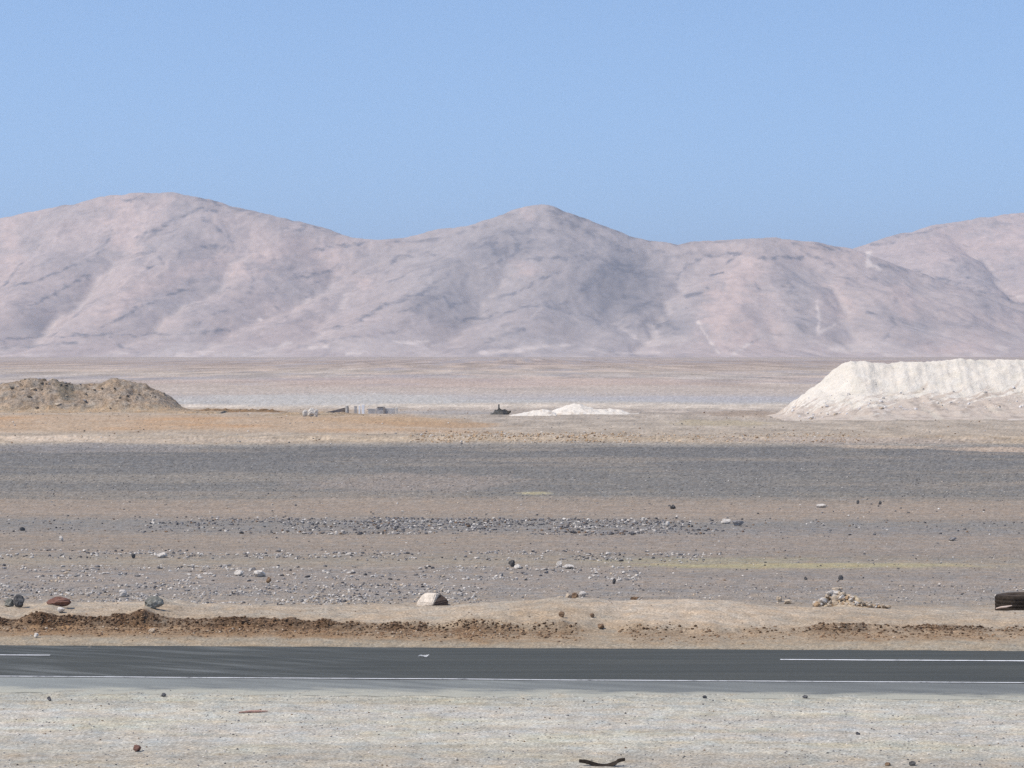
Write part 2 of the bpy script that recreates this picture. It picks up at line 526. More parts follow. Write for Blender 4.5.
def build_road():
    def strip(name, s0, s1, z, mat, ns=20, e0=0.0, e1=0.0, x0=-60, x1=60, dx=0.12, seed=0, kind=True):
        xs = np.arange(x0, x1 + dx, dx)
        t = np.linspace(0, 1, ns)
        T, X = np.meshgrid(t, xs, indexing='ij')
        a = s0 + e0 * fbm(X / 0.9, 0 * X, 4, seed)
        b = s1 + e1 * fbm(X / 0.9, 0 * X, 4, seed + 3)
        Sv = a + (b - a) * T
        Y = Sv - SLOPE * X
        Z = z + 0.006 * fbm(X / 5, Y / 3, 2, seed) + 0.028 * np.clip(1 - np.abs(Sv - 55.1) / 3.6, 0, 1)
        me = np_mesh(name, np.stack([X, Y, Z], -1).reshape(-1, 3), grid_faces(ns, len(xs)))
        o = link(name, me, mat)
        tag(o, kind='structure')
        return o
    # asphalt
    m, nt, b = new_mat('asphalt')
    co = objco(nt)
    cs = objco(nt, (0.10, 1.6, 1))
    tc = nt.nodes.new('ShaderNodeTexCoord')
    rot = swept(nt, tc, 30, (0.16, 1.1, 1))
    base = mixc(nt, mrange(nt, noise(nt, cs, 1.6, 5), 0.35, 0.65, 0, 1), alb((76, 79, 80)), alb((90, 92, 92)))
    xyz = nt.nodes.new('ShaderNodeSeparateXYZ')
    nt.links.new(tc.outputs['Object'], xyz.inputs[0])
    left = mrange(nt, xyz.outputs[0], -4.5, -1.0, 1, 0.0)
    dust = mul(nt, mrange(nt, noise(nt, rot.outputs[0], 2.1, 4), 0.48, 0.72, 0, 0.4), left)
    base = mixc(nt, dust, base, alb((148, 152, 158)))
    c = vscale(nt, base, mrange(nt, noise(nt, co, 35, 3), 0.3, 0.7, 0.82, 1.18))
    nt.links.new(c, b.inputs['Base Color'])
    b.inputs['Roughness'].default_value = 0.8
    bump(nt, b, noise(nt, co, 60, 2), 0.004)
    strip('road', 51.74, 57.25, 0.006, m, 30, 0.0, 0.14, seed=301)
    # paved shoulder, grey-blue with dust
    m, nt, b = new_mat('dusty_shoulder')
    co = objco(nt)
    tc = nt.nodes.new('ShaderNodeTexCoord')
    rot = swept(nt, tc, 28, (0.3, 1.3, 1))
    xyz = nt.nodes.new('ShaderNodeSeparateXYZ')
    nt.links.new(tc.outputs['Object'], xyz.inputs[0])
    base = mixc(nt, mrange(nt, noise(nt, rot.outputs[0], 1.3, 4), 0.38, 0.62, 0, 1), alb((122, 126, 131)), alb((144, 148, 152)))
    base = mixc(nt, mrange(nt, xyz.outputs[0], -9.5, -5.0, 0.6, 0), base, alb((168, 173, 177)))
    base = mixc(nt, mrange(nt, xyz.outputs[0], 0.0, 6.0, 0, 0.5), base, alb((114, 117, 122)))
    sc_ = mul(nt, xyz.outputs[1], mul(nt, xyz.outputs[0], SLOPE), 'ADD')
    sc_ = mul(nt, sc_, mul(nt, mul(nt, noise(nt, objco(nt, (0.5, 1, 1)), 1.6, 5, 0.65), -0.5, 'ADD'), 2.2), 'ADD')
    base = mixc(nt, mrange(nt, sc_, 49.75, 50.35, 0.9, 0.0), base, alb((188, 187, 181)))
    c = vscale(nt, base, mrange(nt, noise(nt, co, 24, 3), 0.3, 0.7, 0.84, 1.16))
    nt.links.new(c, b.inputs['Base Color'])
    bump(nt, b, noise(nt, co, 50, 2), 0.005)
    strip('road_shoulder', 49.3, 51.74, 0.002, m, 24, 0.4, 0.0, seed=305)
    # worn white paint
    m, nt, b = new_mat('worn_road_paint')
    co = objco(nt)
    base = mixc(nt, mrange(nt, noise(nt, co, 5, 6, 0.75), 0.5, 0.68, 0, 1), (0.60, 0.60, 0.59), (0.2, 0.2, 0.2))
    nt.links.new(base, b.inputs['Base Color'])
    strip('road_marking', 51.75, 51.86, 0.011, m, 3, 0.03, 0.03, seed=311)
    m2, nt, b = new_mat('road_paint')
    co = objco(nt)
    base = mixc(nt, mrange(nt, noise(nt, co, 6, 6, 0.7), 0.52, 0.7, 0, 1), (0.76, 0.76, 0.75), (0.3, 0.3, 0.3))
    nt.links.new(base, b.inputs['Base Color'])
    strip('road_marking', 55.13, 55.27, 0.015, m2, 3, 0.05, 0.05, x0=5.2, x1=13.4, seed=312)
    strip('road_marking', 55.13, 55.26, 0.015, m2, 3, 0.05, 0.05, x0=-14.0, x1=-9.1, seed=313)


# ------------------------------------------------------------------ mountains
def interp_list(pts, x):
    p = sorted(pts)
    return np.interp(x, [a[0] for a in p], [a[1] for a in p])


CREST_L = [(-420, 262), (-250, 250), (-90, 232), (0, 218), (40, 208), (80, 203), (110, 194), (150, 192), (180, 193), (205, 198), (250, 209), (300, 221), (330, 229), (355, 237), (388, 241)]
CREST_M = [(388, 241), (405, 236), (450, 226), (480, 223), (500, 214), (520, 206), (538, 203), (560, 208), (600, 222), (630, 235), (655, 242), (700, 241), (740, 239), (765, 237), (800, 240), (850, 247)]
CREST_R = [(850, 247), (900, 264), (960, 286), (1024, 304), (1120, 322), (1300, 345)]
CREST_B = [(700, 300), (800, 270), (855, 247), (880, 238), (920, 228), (960, 220), (1000, 214), (1030, 213), (1100, 216), (1250, 240), (1450, 275)]


# rock bands and ledges with the shade of folds painted in, debris tongues and washes of the range, read off the photograph:
# (tile, [(x, y) ...], width, strength); tile t starts at column TX[t], row 185, 4.387 units to a pixel
TX = [0, 200, 400, 600, 794]
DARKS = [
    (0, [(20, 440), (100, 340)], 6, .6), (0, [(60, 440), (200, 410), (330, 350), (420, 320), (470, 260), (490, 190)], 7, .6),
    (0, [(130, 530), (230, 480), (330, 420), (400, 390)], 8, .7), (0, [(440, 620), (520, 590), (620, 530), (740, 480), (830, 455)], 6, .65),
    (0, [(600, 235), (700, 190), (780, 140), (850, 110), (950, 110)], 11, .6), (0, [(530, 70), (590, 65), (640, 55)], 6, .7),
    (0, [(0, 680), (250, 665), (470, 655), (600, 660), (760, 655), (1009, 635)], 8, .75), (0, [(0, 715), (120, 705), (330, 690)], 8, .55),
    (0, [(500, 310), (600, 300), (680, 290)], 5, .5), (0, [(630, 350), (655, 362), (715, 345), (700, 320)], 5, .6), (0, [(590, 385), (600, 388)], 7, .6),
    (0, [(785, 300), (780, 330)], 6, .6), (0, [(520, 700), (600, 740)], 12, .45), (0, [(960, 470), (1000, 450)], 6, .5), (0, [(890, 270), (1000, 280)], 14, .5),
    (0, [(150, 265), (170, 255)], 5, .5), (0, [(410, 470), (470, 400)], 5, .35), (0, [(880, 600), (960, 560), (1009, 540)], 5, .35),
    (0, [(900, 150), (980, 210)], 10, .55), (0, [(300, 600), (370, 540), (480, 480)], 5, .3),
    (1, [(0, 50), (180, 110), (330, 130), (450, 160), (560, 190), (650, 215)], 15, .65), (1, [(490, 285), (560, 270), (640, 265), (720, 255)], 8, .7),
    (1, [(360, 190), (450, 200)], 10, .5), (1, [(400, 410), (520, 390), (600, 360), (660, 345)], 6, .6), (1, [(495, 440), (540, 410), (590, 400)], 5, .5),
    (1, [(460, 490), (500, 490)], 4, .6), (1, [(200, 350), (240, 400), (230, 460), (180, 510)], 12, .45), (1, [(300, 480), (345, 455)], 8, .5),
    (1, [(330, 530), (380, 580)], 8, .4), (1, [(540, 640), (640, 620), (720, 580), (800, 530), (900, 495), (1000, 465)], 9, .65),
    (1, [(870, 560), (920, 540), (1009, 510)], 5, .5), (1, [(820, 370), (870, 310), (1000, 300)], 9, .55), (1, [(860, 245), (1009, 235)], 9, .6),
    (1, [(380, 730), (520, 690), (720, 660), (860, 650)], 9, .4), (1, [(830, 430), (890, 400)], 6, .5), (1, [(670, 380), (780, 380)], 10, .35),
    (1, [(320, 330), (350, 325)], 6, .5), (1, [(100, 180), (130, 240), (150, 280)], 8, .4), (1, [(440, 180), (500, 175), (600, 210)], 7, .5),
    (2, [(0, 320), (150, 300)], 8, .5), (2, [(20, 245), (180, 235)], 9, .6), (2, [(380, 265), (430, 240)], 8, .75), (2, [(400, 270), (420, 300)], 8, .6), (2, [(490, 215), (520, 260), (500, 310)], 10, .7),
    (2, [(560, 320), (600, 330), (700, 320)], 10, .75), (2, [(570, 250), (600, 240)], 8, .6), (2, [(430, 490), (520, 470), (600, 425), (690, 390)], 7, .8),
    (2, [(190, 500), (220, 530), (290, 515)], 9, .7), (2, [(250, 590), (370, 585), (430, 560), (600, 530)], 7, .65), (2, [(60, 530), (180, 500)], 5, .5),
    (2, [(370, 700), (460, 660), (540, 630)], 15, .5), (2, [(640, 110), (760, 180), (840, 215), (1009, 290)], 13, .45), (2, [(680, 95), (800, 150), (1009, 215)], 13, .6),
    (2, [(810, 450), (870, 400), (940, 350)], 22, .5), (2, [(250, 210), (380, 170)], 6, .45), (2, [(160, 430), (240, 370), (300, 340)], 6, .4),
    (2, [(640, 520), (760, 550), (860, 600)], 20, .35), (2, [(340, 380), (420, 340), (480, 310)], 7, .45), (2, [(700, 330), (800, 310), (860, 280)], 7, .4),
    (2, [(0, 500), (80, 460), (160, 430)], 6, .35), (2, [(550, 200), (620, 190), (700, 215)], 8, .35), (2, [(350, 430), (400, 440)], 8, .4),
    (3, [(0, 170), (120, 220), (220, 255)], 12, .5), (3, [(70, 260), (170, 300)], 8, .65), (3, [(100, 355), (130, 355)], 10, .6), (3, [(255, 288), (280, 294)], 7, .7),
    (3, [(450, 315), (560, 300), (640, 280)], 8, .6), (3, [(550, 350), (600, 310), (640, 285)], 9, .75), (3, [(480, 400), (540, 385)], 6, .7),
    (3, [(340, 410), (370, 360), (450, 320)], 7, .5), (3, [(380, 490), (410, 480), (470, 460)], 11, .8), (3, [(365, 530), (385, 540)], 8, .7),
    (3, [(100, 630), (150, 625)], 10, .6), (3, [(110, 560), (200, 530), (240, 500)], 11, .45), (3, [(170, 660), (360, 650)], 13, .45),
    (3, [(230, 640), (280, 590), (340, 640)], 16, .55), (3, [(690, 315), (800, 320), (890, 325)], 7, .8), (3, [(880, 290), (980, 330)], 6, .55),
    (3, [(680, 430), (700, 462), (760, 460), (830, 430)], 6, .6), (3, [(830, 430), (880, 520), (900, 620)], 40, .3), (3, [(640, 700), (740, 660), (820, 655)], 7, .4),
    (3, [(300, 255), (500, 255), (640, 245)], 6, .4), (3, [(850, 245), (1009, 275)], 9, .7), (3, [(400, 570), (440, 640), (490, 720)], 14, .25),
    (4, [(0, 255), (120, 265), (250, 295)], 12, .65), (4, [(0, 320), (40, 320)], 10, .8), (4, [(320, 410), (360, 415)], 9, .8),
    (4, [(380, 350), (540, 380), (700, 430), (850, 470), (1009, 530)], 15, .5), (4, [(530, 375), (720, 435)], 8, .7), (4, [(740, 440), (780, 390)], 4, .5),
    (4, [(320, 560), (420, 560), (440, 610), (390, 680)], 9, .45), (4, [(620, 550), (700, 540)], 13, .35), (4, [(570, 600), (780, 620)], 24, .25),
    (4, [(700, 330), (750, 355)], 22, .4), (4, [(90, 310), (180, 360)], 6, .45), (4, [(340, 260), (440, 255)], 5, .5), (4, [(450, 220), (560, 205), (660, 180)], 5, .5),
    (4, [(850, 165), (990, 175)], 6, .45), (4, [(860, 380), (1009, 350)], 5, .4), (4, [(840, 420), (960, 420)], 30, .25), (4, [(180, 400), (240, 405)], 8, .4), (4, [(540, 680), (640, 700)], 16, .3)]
PALES = [
    (1, [(190, 738), (300, 720), (400, 690)], 8, .7), (1, [(480, 720), (560, 710)], 7, .7), (1, [(850, 685), (920, 695), (1000, 685)], 7, .9), (1, [(640, 740), (700, 738)], 7, .6),
    (1, [(258, 588), (266, 592)], 6, .9), (1, [(0, 738), (60, 735)], 9, .6), (0, [(780, 750), (990, 740)], 11, .6), (0, [(500, 740), (560, 738)], 8, .6), (0, [(0, 750), (200, 745)], 8, .4),
    (2, [(0, 690), (80, 695)], 9, .8), (2, [(360, 740), (500, 725), (760, 700)], 11, .6), (2, [(140, 705), (200, 700)], 7, .5), (2, [(560, 590), (620, 545)], 5, .4),
    (3, [(430, 600), (460, 650), (520, 740)], 6, .9), (3, [(590, 738), (655, 700)], 9, .8), (3, [(950, 510), (965, 580), (955, 660)], 6, .8), (3, [(955, 660), (1009, 625)], 5, .6),
    (3, [(0, 740), (300, 735)], 9, .4), (4, [(100, 510), (110, 590), (110, 650)], 6, .8), (4, [(110, 650), (210, 595)], 6, .6), (4, [(325, 305), (332, 345)], 14, 2.2), (4, [(335, 345), (380, 372)], 5, 1.0),
    (4, [(970, 615), (985, 630)], 14, .7), (4, [(900, 705), (930, 720)], 16, .5), (4, [(980, 490), (1009, 495)], 7, .6), (4, [(150, 722), (220, 722)], 13, .45), (4, [(400, 745), (900, 750)], 9, .4)]
PINKS = [(0, [(540, 110), (560, 260)], 70, .6), (0, [(1000, 330), (760, 400), (600, 470), (440, 580)], 40, .5), (0, [(20, 180), (60, 330)], 45, .5), (0, [(700, 90), (760, 60)], 50, .3),
         (1, [(60, 350), (250, 380), (400, 260), (600, 300)], 50, .4), (1, [(700, 430), (740, 430)], 25, .4), (3, [(640, 380), (560, 500), (500, 600), (600, 680)], 85, .6),
         (4, [(470, 460), (500, 560)], 45, .6), (4, [(180, 460), (230, 560)], 50, .4), (4, [(640, 250), (880, 280), (1000, 200)], 70, .6), (4, [(600, 720), (820, 700)], 50, .35), (2, [(500, 360), (560, 380)], 40, .5), (2, [(540, 110), (560, 150)], 25, .4)]


def stroke_mask(lst, px, py, wob, sd):
    out = np.zeros(px.shape, np.float32)
    for q, (t, pts, w, a) in enumerate(lst):
        pts = [(TX[t] + x / 4.387, 185 + y / 4.387) for x, y in pts]
        w = max(w / 4.387 * 0.85, 1.3)
        x0, x1 = min(p[0] for p in pts) - 3 * w - 4, max(p[0] for p in pts) + 3 * w + 4
        y0, y1 = min(p[1] for p in pts) - 3 * w - 4, max(p[1] for p in pts) + 3 * w + 4
        ii = np.nonzero((px > x0) & (px < x1) & (py > y0) & (py < y1))
        if not len(ii[0]):
            continue
        X, Y = px[ii] + wob[0][ii], py[ii] + wob[1][ii]
        d = np.full(X.shape, 1e9)
        for (ax, ay), (bx, by) in zip(pts[:-1], pts[1:]):
            dx, dy = bx - ax, by - ay
            k = np.clip(((X - ax) * dx + (Y - ay) * dy) / (dx * dx + dy * dy + 1e-9), 0, 1)
            d = np.minimum(d, np.hypot(X - ax - k * dx, Y - ay - k * dy))
        m = a * np.exp(-(d / (w * (1 + 1.0 * wob[2][ii]))) ** 2) * np.clip(0.85 + 1.5 * wob[2][ii], 0.1, 1.35)
        out[ii] = np.maximum(out[ii], m)
    return out


def build_mountains():
    step = 20.0
    xs = np.arange(-2700, 2701, step)
    ys = np.arange(4800, 9401, step)
    X, Y = np.meshgrid(xs, ys)
    ridges = []

    def crest(pts, Dl, Dr, w=1.0):
        a, b = pts[0][0], pts[-1][0]
        ridges.append([P(px, py, Dl + (Dr - Dl) * (px - a) / (b - a)) + (w,) for px, py in pts])
    crest(CREST_L, 7000, 6600)
    crest(CREST_M, 6600, 6350)
    crest(CREST_R, 6350, 5750)
    crest(CREST_B, 8500, 8000)

    def spur(*pts):
        ridges.append([P(*p) + (1.0,) for p in pts])
    spur((110, 194, 6900), (60, 246, 6300), (0, 300, 5700), (-60, 345, 5200))
    spur((0, 218, 6900), (-60, 270, 6200), (-130, 330, 5400))
    spur((205, 198, 6800), (170, 250, 6250), (110, 300, 5700), (50, 345, 5250))
    spur((300, 221, 6700), (250, 262, 6200), (190, 308, 5700), (130, 346, 5250))
    spur((388, 241, 6600), (330, 285, 6100), (270, 320, 5600), (220, 348, 5250))
    spur((538, 203, 6500), (480, 235, 6200), (410, 285, 5800), (350, 325, 5400), (300, 348, 5200))
    spur((538, 203, 6500), (560, 248, 6100), (530, 300, 5650), (500, 342, 5250))
    spur((630, 235, 6450), (640, 280, 6000), (620, 320, 5600), (600, 346, 5300))
    spur((700, 241, 6400), (685, 290, 5900), (680, 330, 5450))
    spur((765, 237, 6350), (740, 272, 5950), (725, 312, 5550), (715, 347, 5200))
    spur((765, 237, 6350), (790, 275, 5900), (800, 315, 5500), (790, 346, 5250))
    spur((850, 247, 6350), (870, 285, 5850), (890, 322, 5450), (890, 347, 5200))
    spur((960, 286, 6050), (965, 320, 5600), (960, 347, 5250))
    spur((920, 228, 8200), (950, 258, 7700), (985, 285, 7200))
    spur((1030, 213, 8200), (1050, 262, 7500), (1080, 300, 6900))
    zs = []
    for r in ridges:
        for (x0, y0, z0, w), (x1, y1, z1, _) in zip(r[:-1], r[1:]):
            dx, dy = x1 - x0, y1 - y0
            L2 = dx * dx + dy * dy
            t = np.clip(((X - x0) * dx + (Y - y0) * dy) / L2, 0, 1)
            d = np.hypot(X - x0 - t * dx, Y - y0 - t * dy)
            zr = z0 + (z1 - z0) * t
            zs.append(zr - (np.sqrt(d * d + 60.0 ** 2) - 60) * 0.50)
    zs = np.array(zs)
    k = 15.0
    mx = zs.max(0)
    Z = mx + k * np.log(np.exp((zs - mx) / k).sum(0)) - k * 1.1
    base = -4.0 + 0.035 * np.clip(Y - 5150, 0, 1500)
    Z = base + k * np.log1p(np.exp((Z - base) / k))
    Z = Z + 26 * fbm(X / 420, Y / 420, 5, 401) * sm(0, 120, Z)
    # dendritic gullies: implicit stream power on the coarse grid
    nr, nc = Z.shape
    z = Z.copy().ravel()
    n = z.size
    offs = [(-1, 0), (1, 0), (0, -1), (0, 1), (-1, -1), (-1, 1), (1, -1), (1, 1)]
    idx = np.arange(n).reshape(nr, nc)
    area = None
    for it in range(16):
        zz = z.reshape(nr, nc)
        pad = np.pad(zz, 1, mode='edge')
        pidx = np.pad(idx, 1, mode='edge')
        best = np.zeros((nr, nc))
        rec = idx.copy()
        dist = np.full((nr, nc), step)
        for dy, dx in offs:
            d = step * math.hypot(dx, dy)
            zn = pad[1 + dy:1 + dy + nr, 1 + dx:1 + dx + nc]
            sl = (zz - zn) / d
            mk = sl > best
            best = np.where(mk, sl, best)
            rec = np.where(mk, pidx[1 + dy:1 + dy + nr, 1 + dx:1 + dx + nc], rec)
            dist = np.where(mk, d, dist)
        order = np.argsort(-z)
        rl = rec.ravel().tolist()
        A = [1.0] * n
        for i in order.tolist():
            r = rl[i]
            if r != i:
                A[r] += A[i]
        area = np.array(A)
        fac = (0.032 * np.sqrt(area) * step / dist.ravel()).tolist()
        zl = z.tolist()
        for i in order[::-1].tolist():
            r = rl[i]
            if r != i and zl[i] > zl[r]:
                f = fac[i]
                zl[i] = (zl[i] + f * zl[r]) / (1 + f)
        z = np.array(zl)
        zz = z.reshape(nr, nc)
        p = np.pad(zz, 1, mode='edge')
        lap = p[:-2, 1:-1] + p[2:, 1:-1] + p[1:-1, :-2] + p[1:-1, 2:] - 4 * zz
        z = (zz + 0.10 * lap).ravel()
    Z = z.reshape(nr, nc)
    LA = np.log(area).reshape(nr, nc)
    # finer sheet
    fs = 6.5
    xf = np.concatenate([np.arange(-2400, -1500, 12), np.arange(-1500, 1500, 3.3), np.arange(1500, 2401, 12)])
    yf = np.concatenate([np.arange(4800, 7200, fs), np.arange(7200, 8400, 10), np.arange(8400, 9381, 30)])

    def up(A):
        gx = (xf - xs[0]) / step
        gy = (yf - ys[0]) / step
        # cubic (Catmull-Rom) in both directions

        def w(g, nmax):
            i = np.clip(np.floor(g).astype(int), 1, nmax - 3)
            t = g - i
            W = np.stack([-0.5 * t + t ** 2 - 0.5 * t ** 3, 1 - 2.5 * t ** 2 + 1.5 * t ** 3,
                          0.5 * t + 2 * t ** 2 - 1.5 * t ** 3, -0.5 * t ** 2 + 0.5 * t ** 3])
            return i, W
        iy, Wy = w(gy, A.shape[0])
        B = sum(Wy[q][:, None] * A[iy - 1 + q] for q in range(4))
        ix, Wx = w(gx, A.shape[1])
        return sum(Wx[q][None, :] * B[:, ix - 1 + q] for q in range(4))
    Zf = up(Z)
    LAf = up(LA)
    XF, YF = np.meshgrid(xf, yf)
    hill = sm(5, 90, Zf)
    qx = XF + 40 * fbm(XF / 150, YF / 150, 3, 410)
    qy = YF + 40 * fbm(XF / 150, YF / 150, 3, 411)
    # strata strike: rising to the right across the slopes
    a = math.radians(30)
    ru, rv = qx * math.cos(a) + qy * math.sin(a), -qx * math.sin(a) + qy * math.cos(a)
    rock = ridged(ru / 260, rv / 80, 4, 412)
    Zf = Zf + hill * (0.4 * rock + 8.0 * fbm(qx / 80, qy / 230, 4, 413) + 0.9 * fbm(XF / 26, YF / 80, 3, 414))
    # bring each crest to the height it has in the photograph
    az = np.linspace(-0.42, 0.42, 240)
    AZ = XF / YF

    def fit(mask, pts):
        zt = CAMZ + (HOR - interp_list(pts, 512 + az * F)) / F       # tan of elevation, plus eye height below
        tgt = (HOR - interp_list(pts, 512 + az * F)) / F
        el = np.where(mask, (Zf - CAMZ) / YF, -1)
        cur = np.full(len(az), 1e-3)
        bi = np.clip(((AZ - az[0]) / (az[1] - az[0]) + 0.5).astype(int), 0, len(az) - 1)
        np.maximum.at(cur, bi.ravel(), el.ravel())
        f = np.clip(tgt / np.maximum(cur, 1e-3), 0.5, 2.0)
        kk = np.ones(5) / 5
        f = np.convolve(np.pad(f, 2, mode='edge'), kk, 'valid')
        return np.interp(AZ, az, f)
    split = 7050 - 0.42 * np.clip(XF - 350, 0, 2000)
    front = YF < split
    ff = fit(front, CREST_L + CREST_M + CREST_R)
    Zf = np.where(front, Zf * ff, Zf)
    fb = fit(~front & (XF > 300), CREST_B)
    t = sm(0, 350, YF - split)
    Zf = np.where(front, Zf, Zf * (ff * (1 - t) + np.where(XF > 300, fb, 0.8) * t))
    Zf = np.where(YF < 5000, Zf - (5000 - YF) * 0.05, Zf)
    # colours
    gx = np.gradient(Zf, xf, axis=1)
    gy = np.gradient(Zf, yf, axis=0)
    slope = np.hypot(gx, gy)
    px = 512 + XF / YF * F
    py = HOR - (Zf - CAMZ) / YF * F
    pale = np.array([0.53, 0.42, 0.362])
    grey = np.array([0.395, 0.345, 0.315])
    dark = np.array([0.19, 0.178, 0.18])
    sand = np.array([0.68, 0.58, 0.50])
    # beds of rock dip across the slopes: colour follows place along the range and height
    hx = XF + 0.12 * YF + 30 * fbm(XF / 120, Zf / 90, 3, 424)
    hz = Zf * 1.15 + 0.10 * YF + 22 * fbm(XF / 110, Zf / 80, 3, 425)

    def turned(deg):
        a_ = math.radians(deg)
        return hx * math.cos(a_) + hz * math.sin(a_), -hx * math.sin(a_) + hz * math.cos(a_)
    au, av = turned(30)
    bu, bv = turned(-48)
    wb = sm(640, 800, px) * (1 - 0.6 * sm(930, 990, px))
    n1 = fbm(hx / 190, hz / 130, 3, 420)
    n2 = fbm(au / 110, av / 42, 3, 421) * (1 - wb) + fbm(bu / 110, bv / 40, 3, 426) * wb
    n3 = ridged(au / 120, av / 40, 4, 422) * (1 - wb) + ridged(bu / 100, bv / 42, 4, 427) * wb
    n4 = fbm(hx / 14, hz / 11, 3, 423)

    def el(cx, cy, rx, ry, rot=0, rag=0.5):
        c, s_ = math.cos(math.radians(rot)), math.sin(math.radians(rot))
        dx, dy = px - cx, py - cy
        u = (dx * c - dy * s_) / rx
        v = (dx * s_ + dy * c) / ry
        return 1 - sm(0.5, 1.3, np.sqrt(u * u + v * v) + rag * n1 + 0.4 * rag * n2)
    g = 0.52 + 0.55 * n1 + 0.16 * n2
    # greyer rock in the middle, pinker debris on the left shoulder and the right domes
    wob = (3.0 * fbm(hx / 38, hz / 38, 3, 430) + 2.2 * n4, 3.2 * fbm(hx / 38, hz / 38, 3, 431) + 2.4 * fbm(hx / 14, hz / 11, 2, 432), fbm(hx / 30, hz / 24, 3, 433))
    pk = stroke_mask(PINKS, px, py, wob, 1)
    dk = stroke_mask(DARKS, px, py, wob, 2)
    pl = stroke_mask(PALES, px, py, (wob[0] * 0.5, wob[1] * 0.5, wob[2]), 3)
    g = g + 0.5 * el(560, 285, 150, 90) + 0.2 * el(450, 260, 120, 45, 20) + 0.35 * el(615, 275, 35, 40) + 0.3 * el(665, 325, 45, 22) + 0.25 * el(880, 330, 80, 25) + 0.3 * el(800, 310, 20, 40)
    g = g - 1.25 * pk
    g = np.clip(g, 0, 1)[..., None]
    c = pale * (1 - g) + grey * g
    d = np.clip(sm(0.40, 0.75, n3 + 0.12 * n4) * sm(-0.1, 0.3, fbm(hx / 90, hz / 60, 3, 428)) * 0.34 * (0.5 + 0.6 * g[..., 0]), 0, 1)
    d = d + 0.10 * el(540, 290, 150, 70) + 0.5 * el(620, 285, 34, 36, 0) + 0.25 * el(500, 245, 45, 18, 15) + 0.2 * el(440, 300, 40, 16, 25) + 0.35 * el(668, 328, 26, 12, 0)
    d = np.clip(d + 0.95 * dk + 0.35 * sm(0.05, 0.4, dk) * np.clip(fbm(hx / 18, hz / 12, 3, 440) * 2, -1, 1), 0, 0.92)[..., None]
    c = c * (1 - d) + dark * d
    # pale wash in gully floors and on the lower fans
    w = sm(3.2, 6.0, LAf) * 0.55 * sm(-0.35, 0.2, n1) * sm(0, 30, Zf)
    w = 0.6 * w + 0.9 * pl
    fan = (1 - sm(8, 70, Zf)) * sm(-0.15, 0.35, n1 + 0.5 * n2)
    w = w + 0.40 * fan
    w = np.clip(w, 0, 0.9)[..., None]
    c = c * (1 - w) + sand * w
    c = c * (1 + 0.13 * n4)[..., None]
    V = np.stack([XF, YF, Zf], -1).reshape(-1, 3)
    me = np_mesh('mountains', V, grid_faces(len(yf), len(xf)), c.reshape(-1, 3))
    m = soil_mat('mountain_rock', 0.05, 0.012, 0.10, 0.06, 0.5, tint=0.9, stretch=(1, 0.3, 1.2))
    o = link('mountains', me, m)
    tag(o, kind='structure')


# ------------------------------------------------------------------ spoil heaps
def heap(name, xs, ys, hfun, cfun, mat, label, cat='heap'):
    X, Y = np.meshgrid(xs, ys)
    g = H(X, Y)
    h = hfun(X, Y)
    edge = np.zeros_like(X, bool)
    edge[0, :] = edge[-1, :] = edge[:, 0] = edge[:, -1] = True
    Z = g + np.where(edge, -0.3, np.where(h > 0.0, h, -0.25))
    C = cfun(X, Y, h)
    me = np_mesh(name, np.stack([X, Y, Z], -1).reshape(-1, 3), grid_faces(len(ys), len(xs)), C.reshape(-1, 3))
    o = link(name, me, mat)
    tag(o, label, cat)
    return o


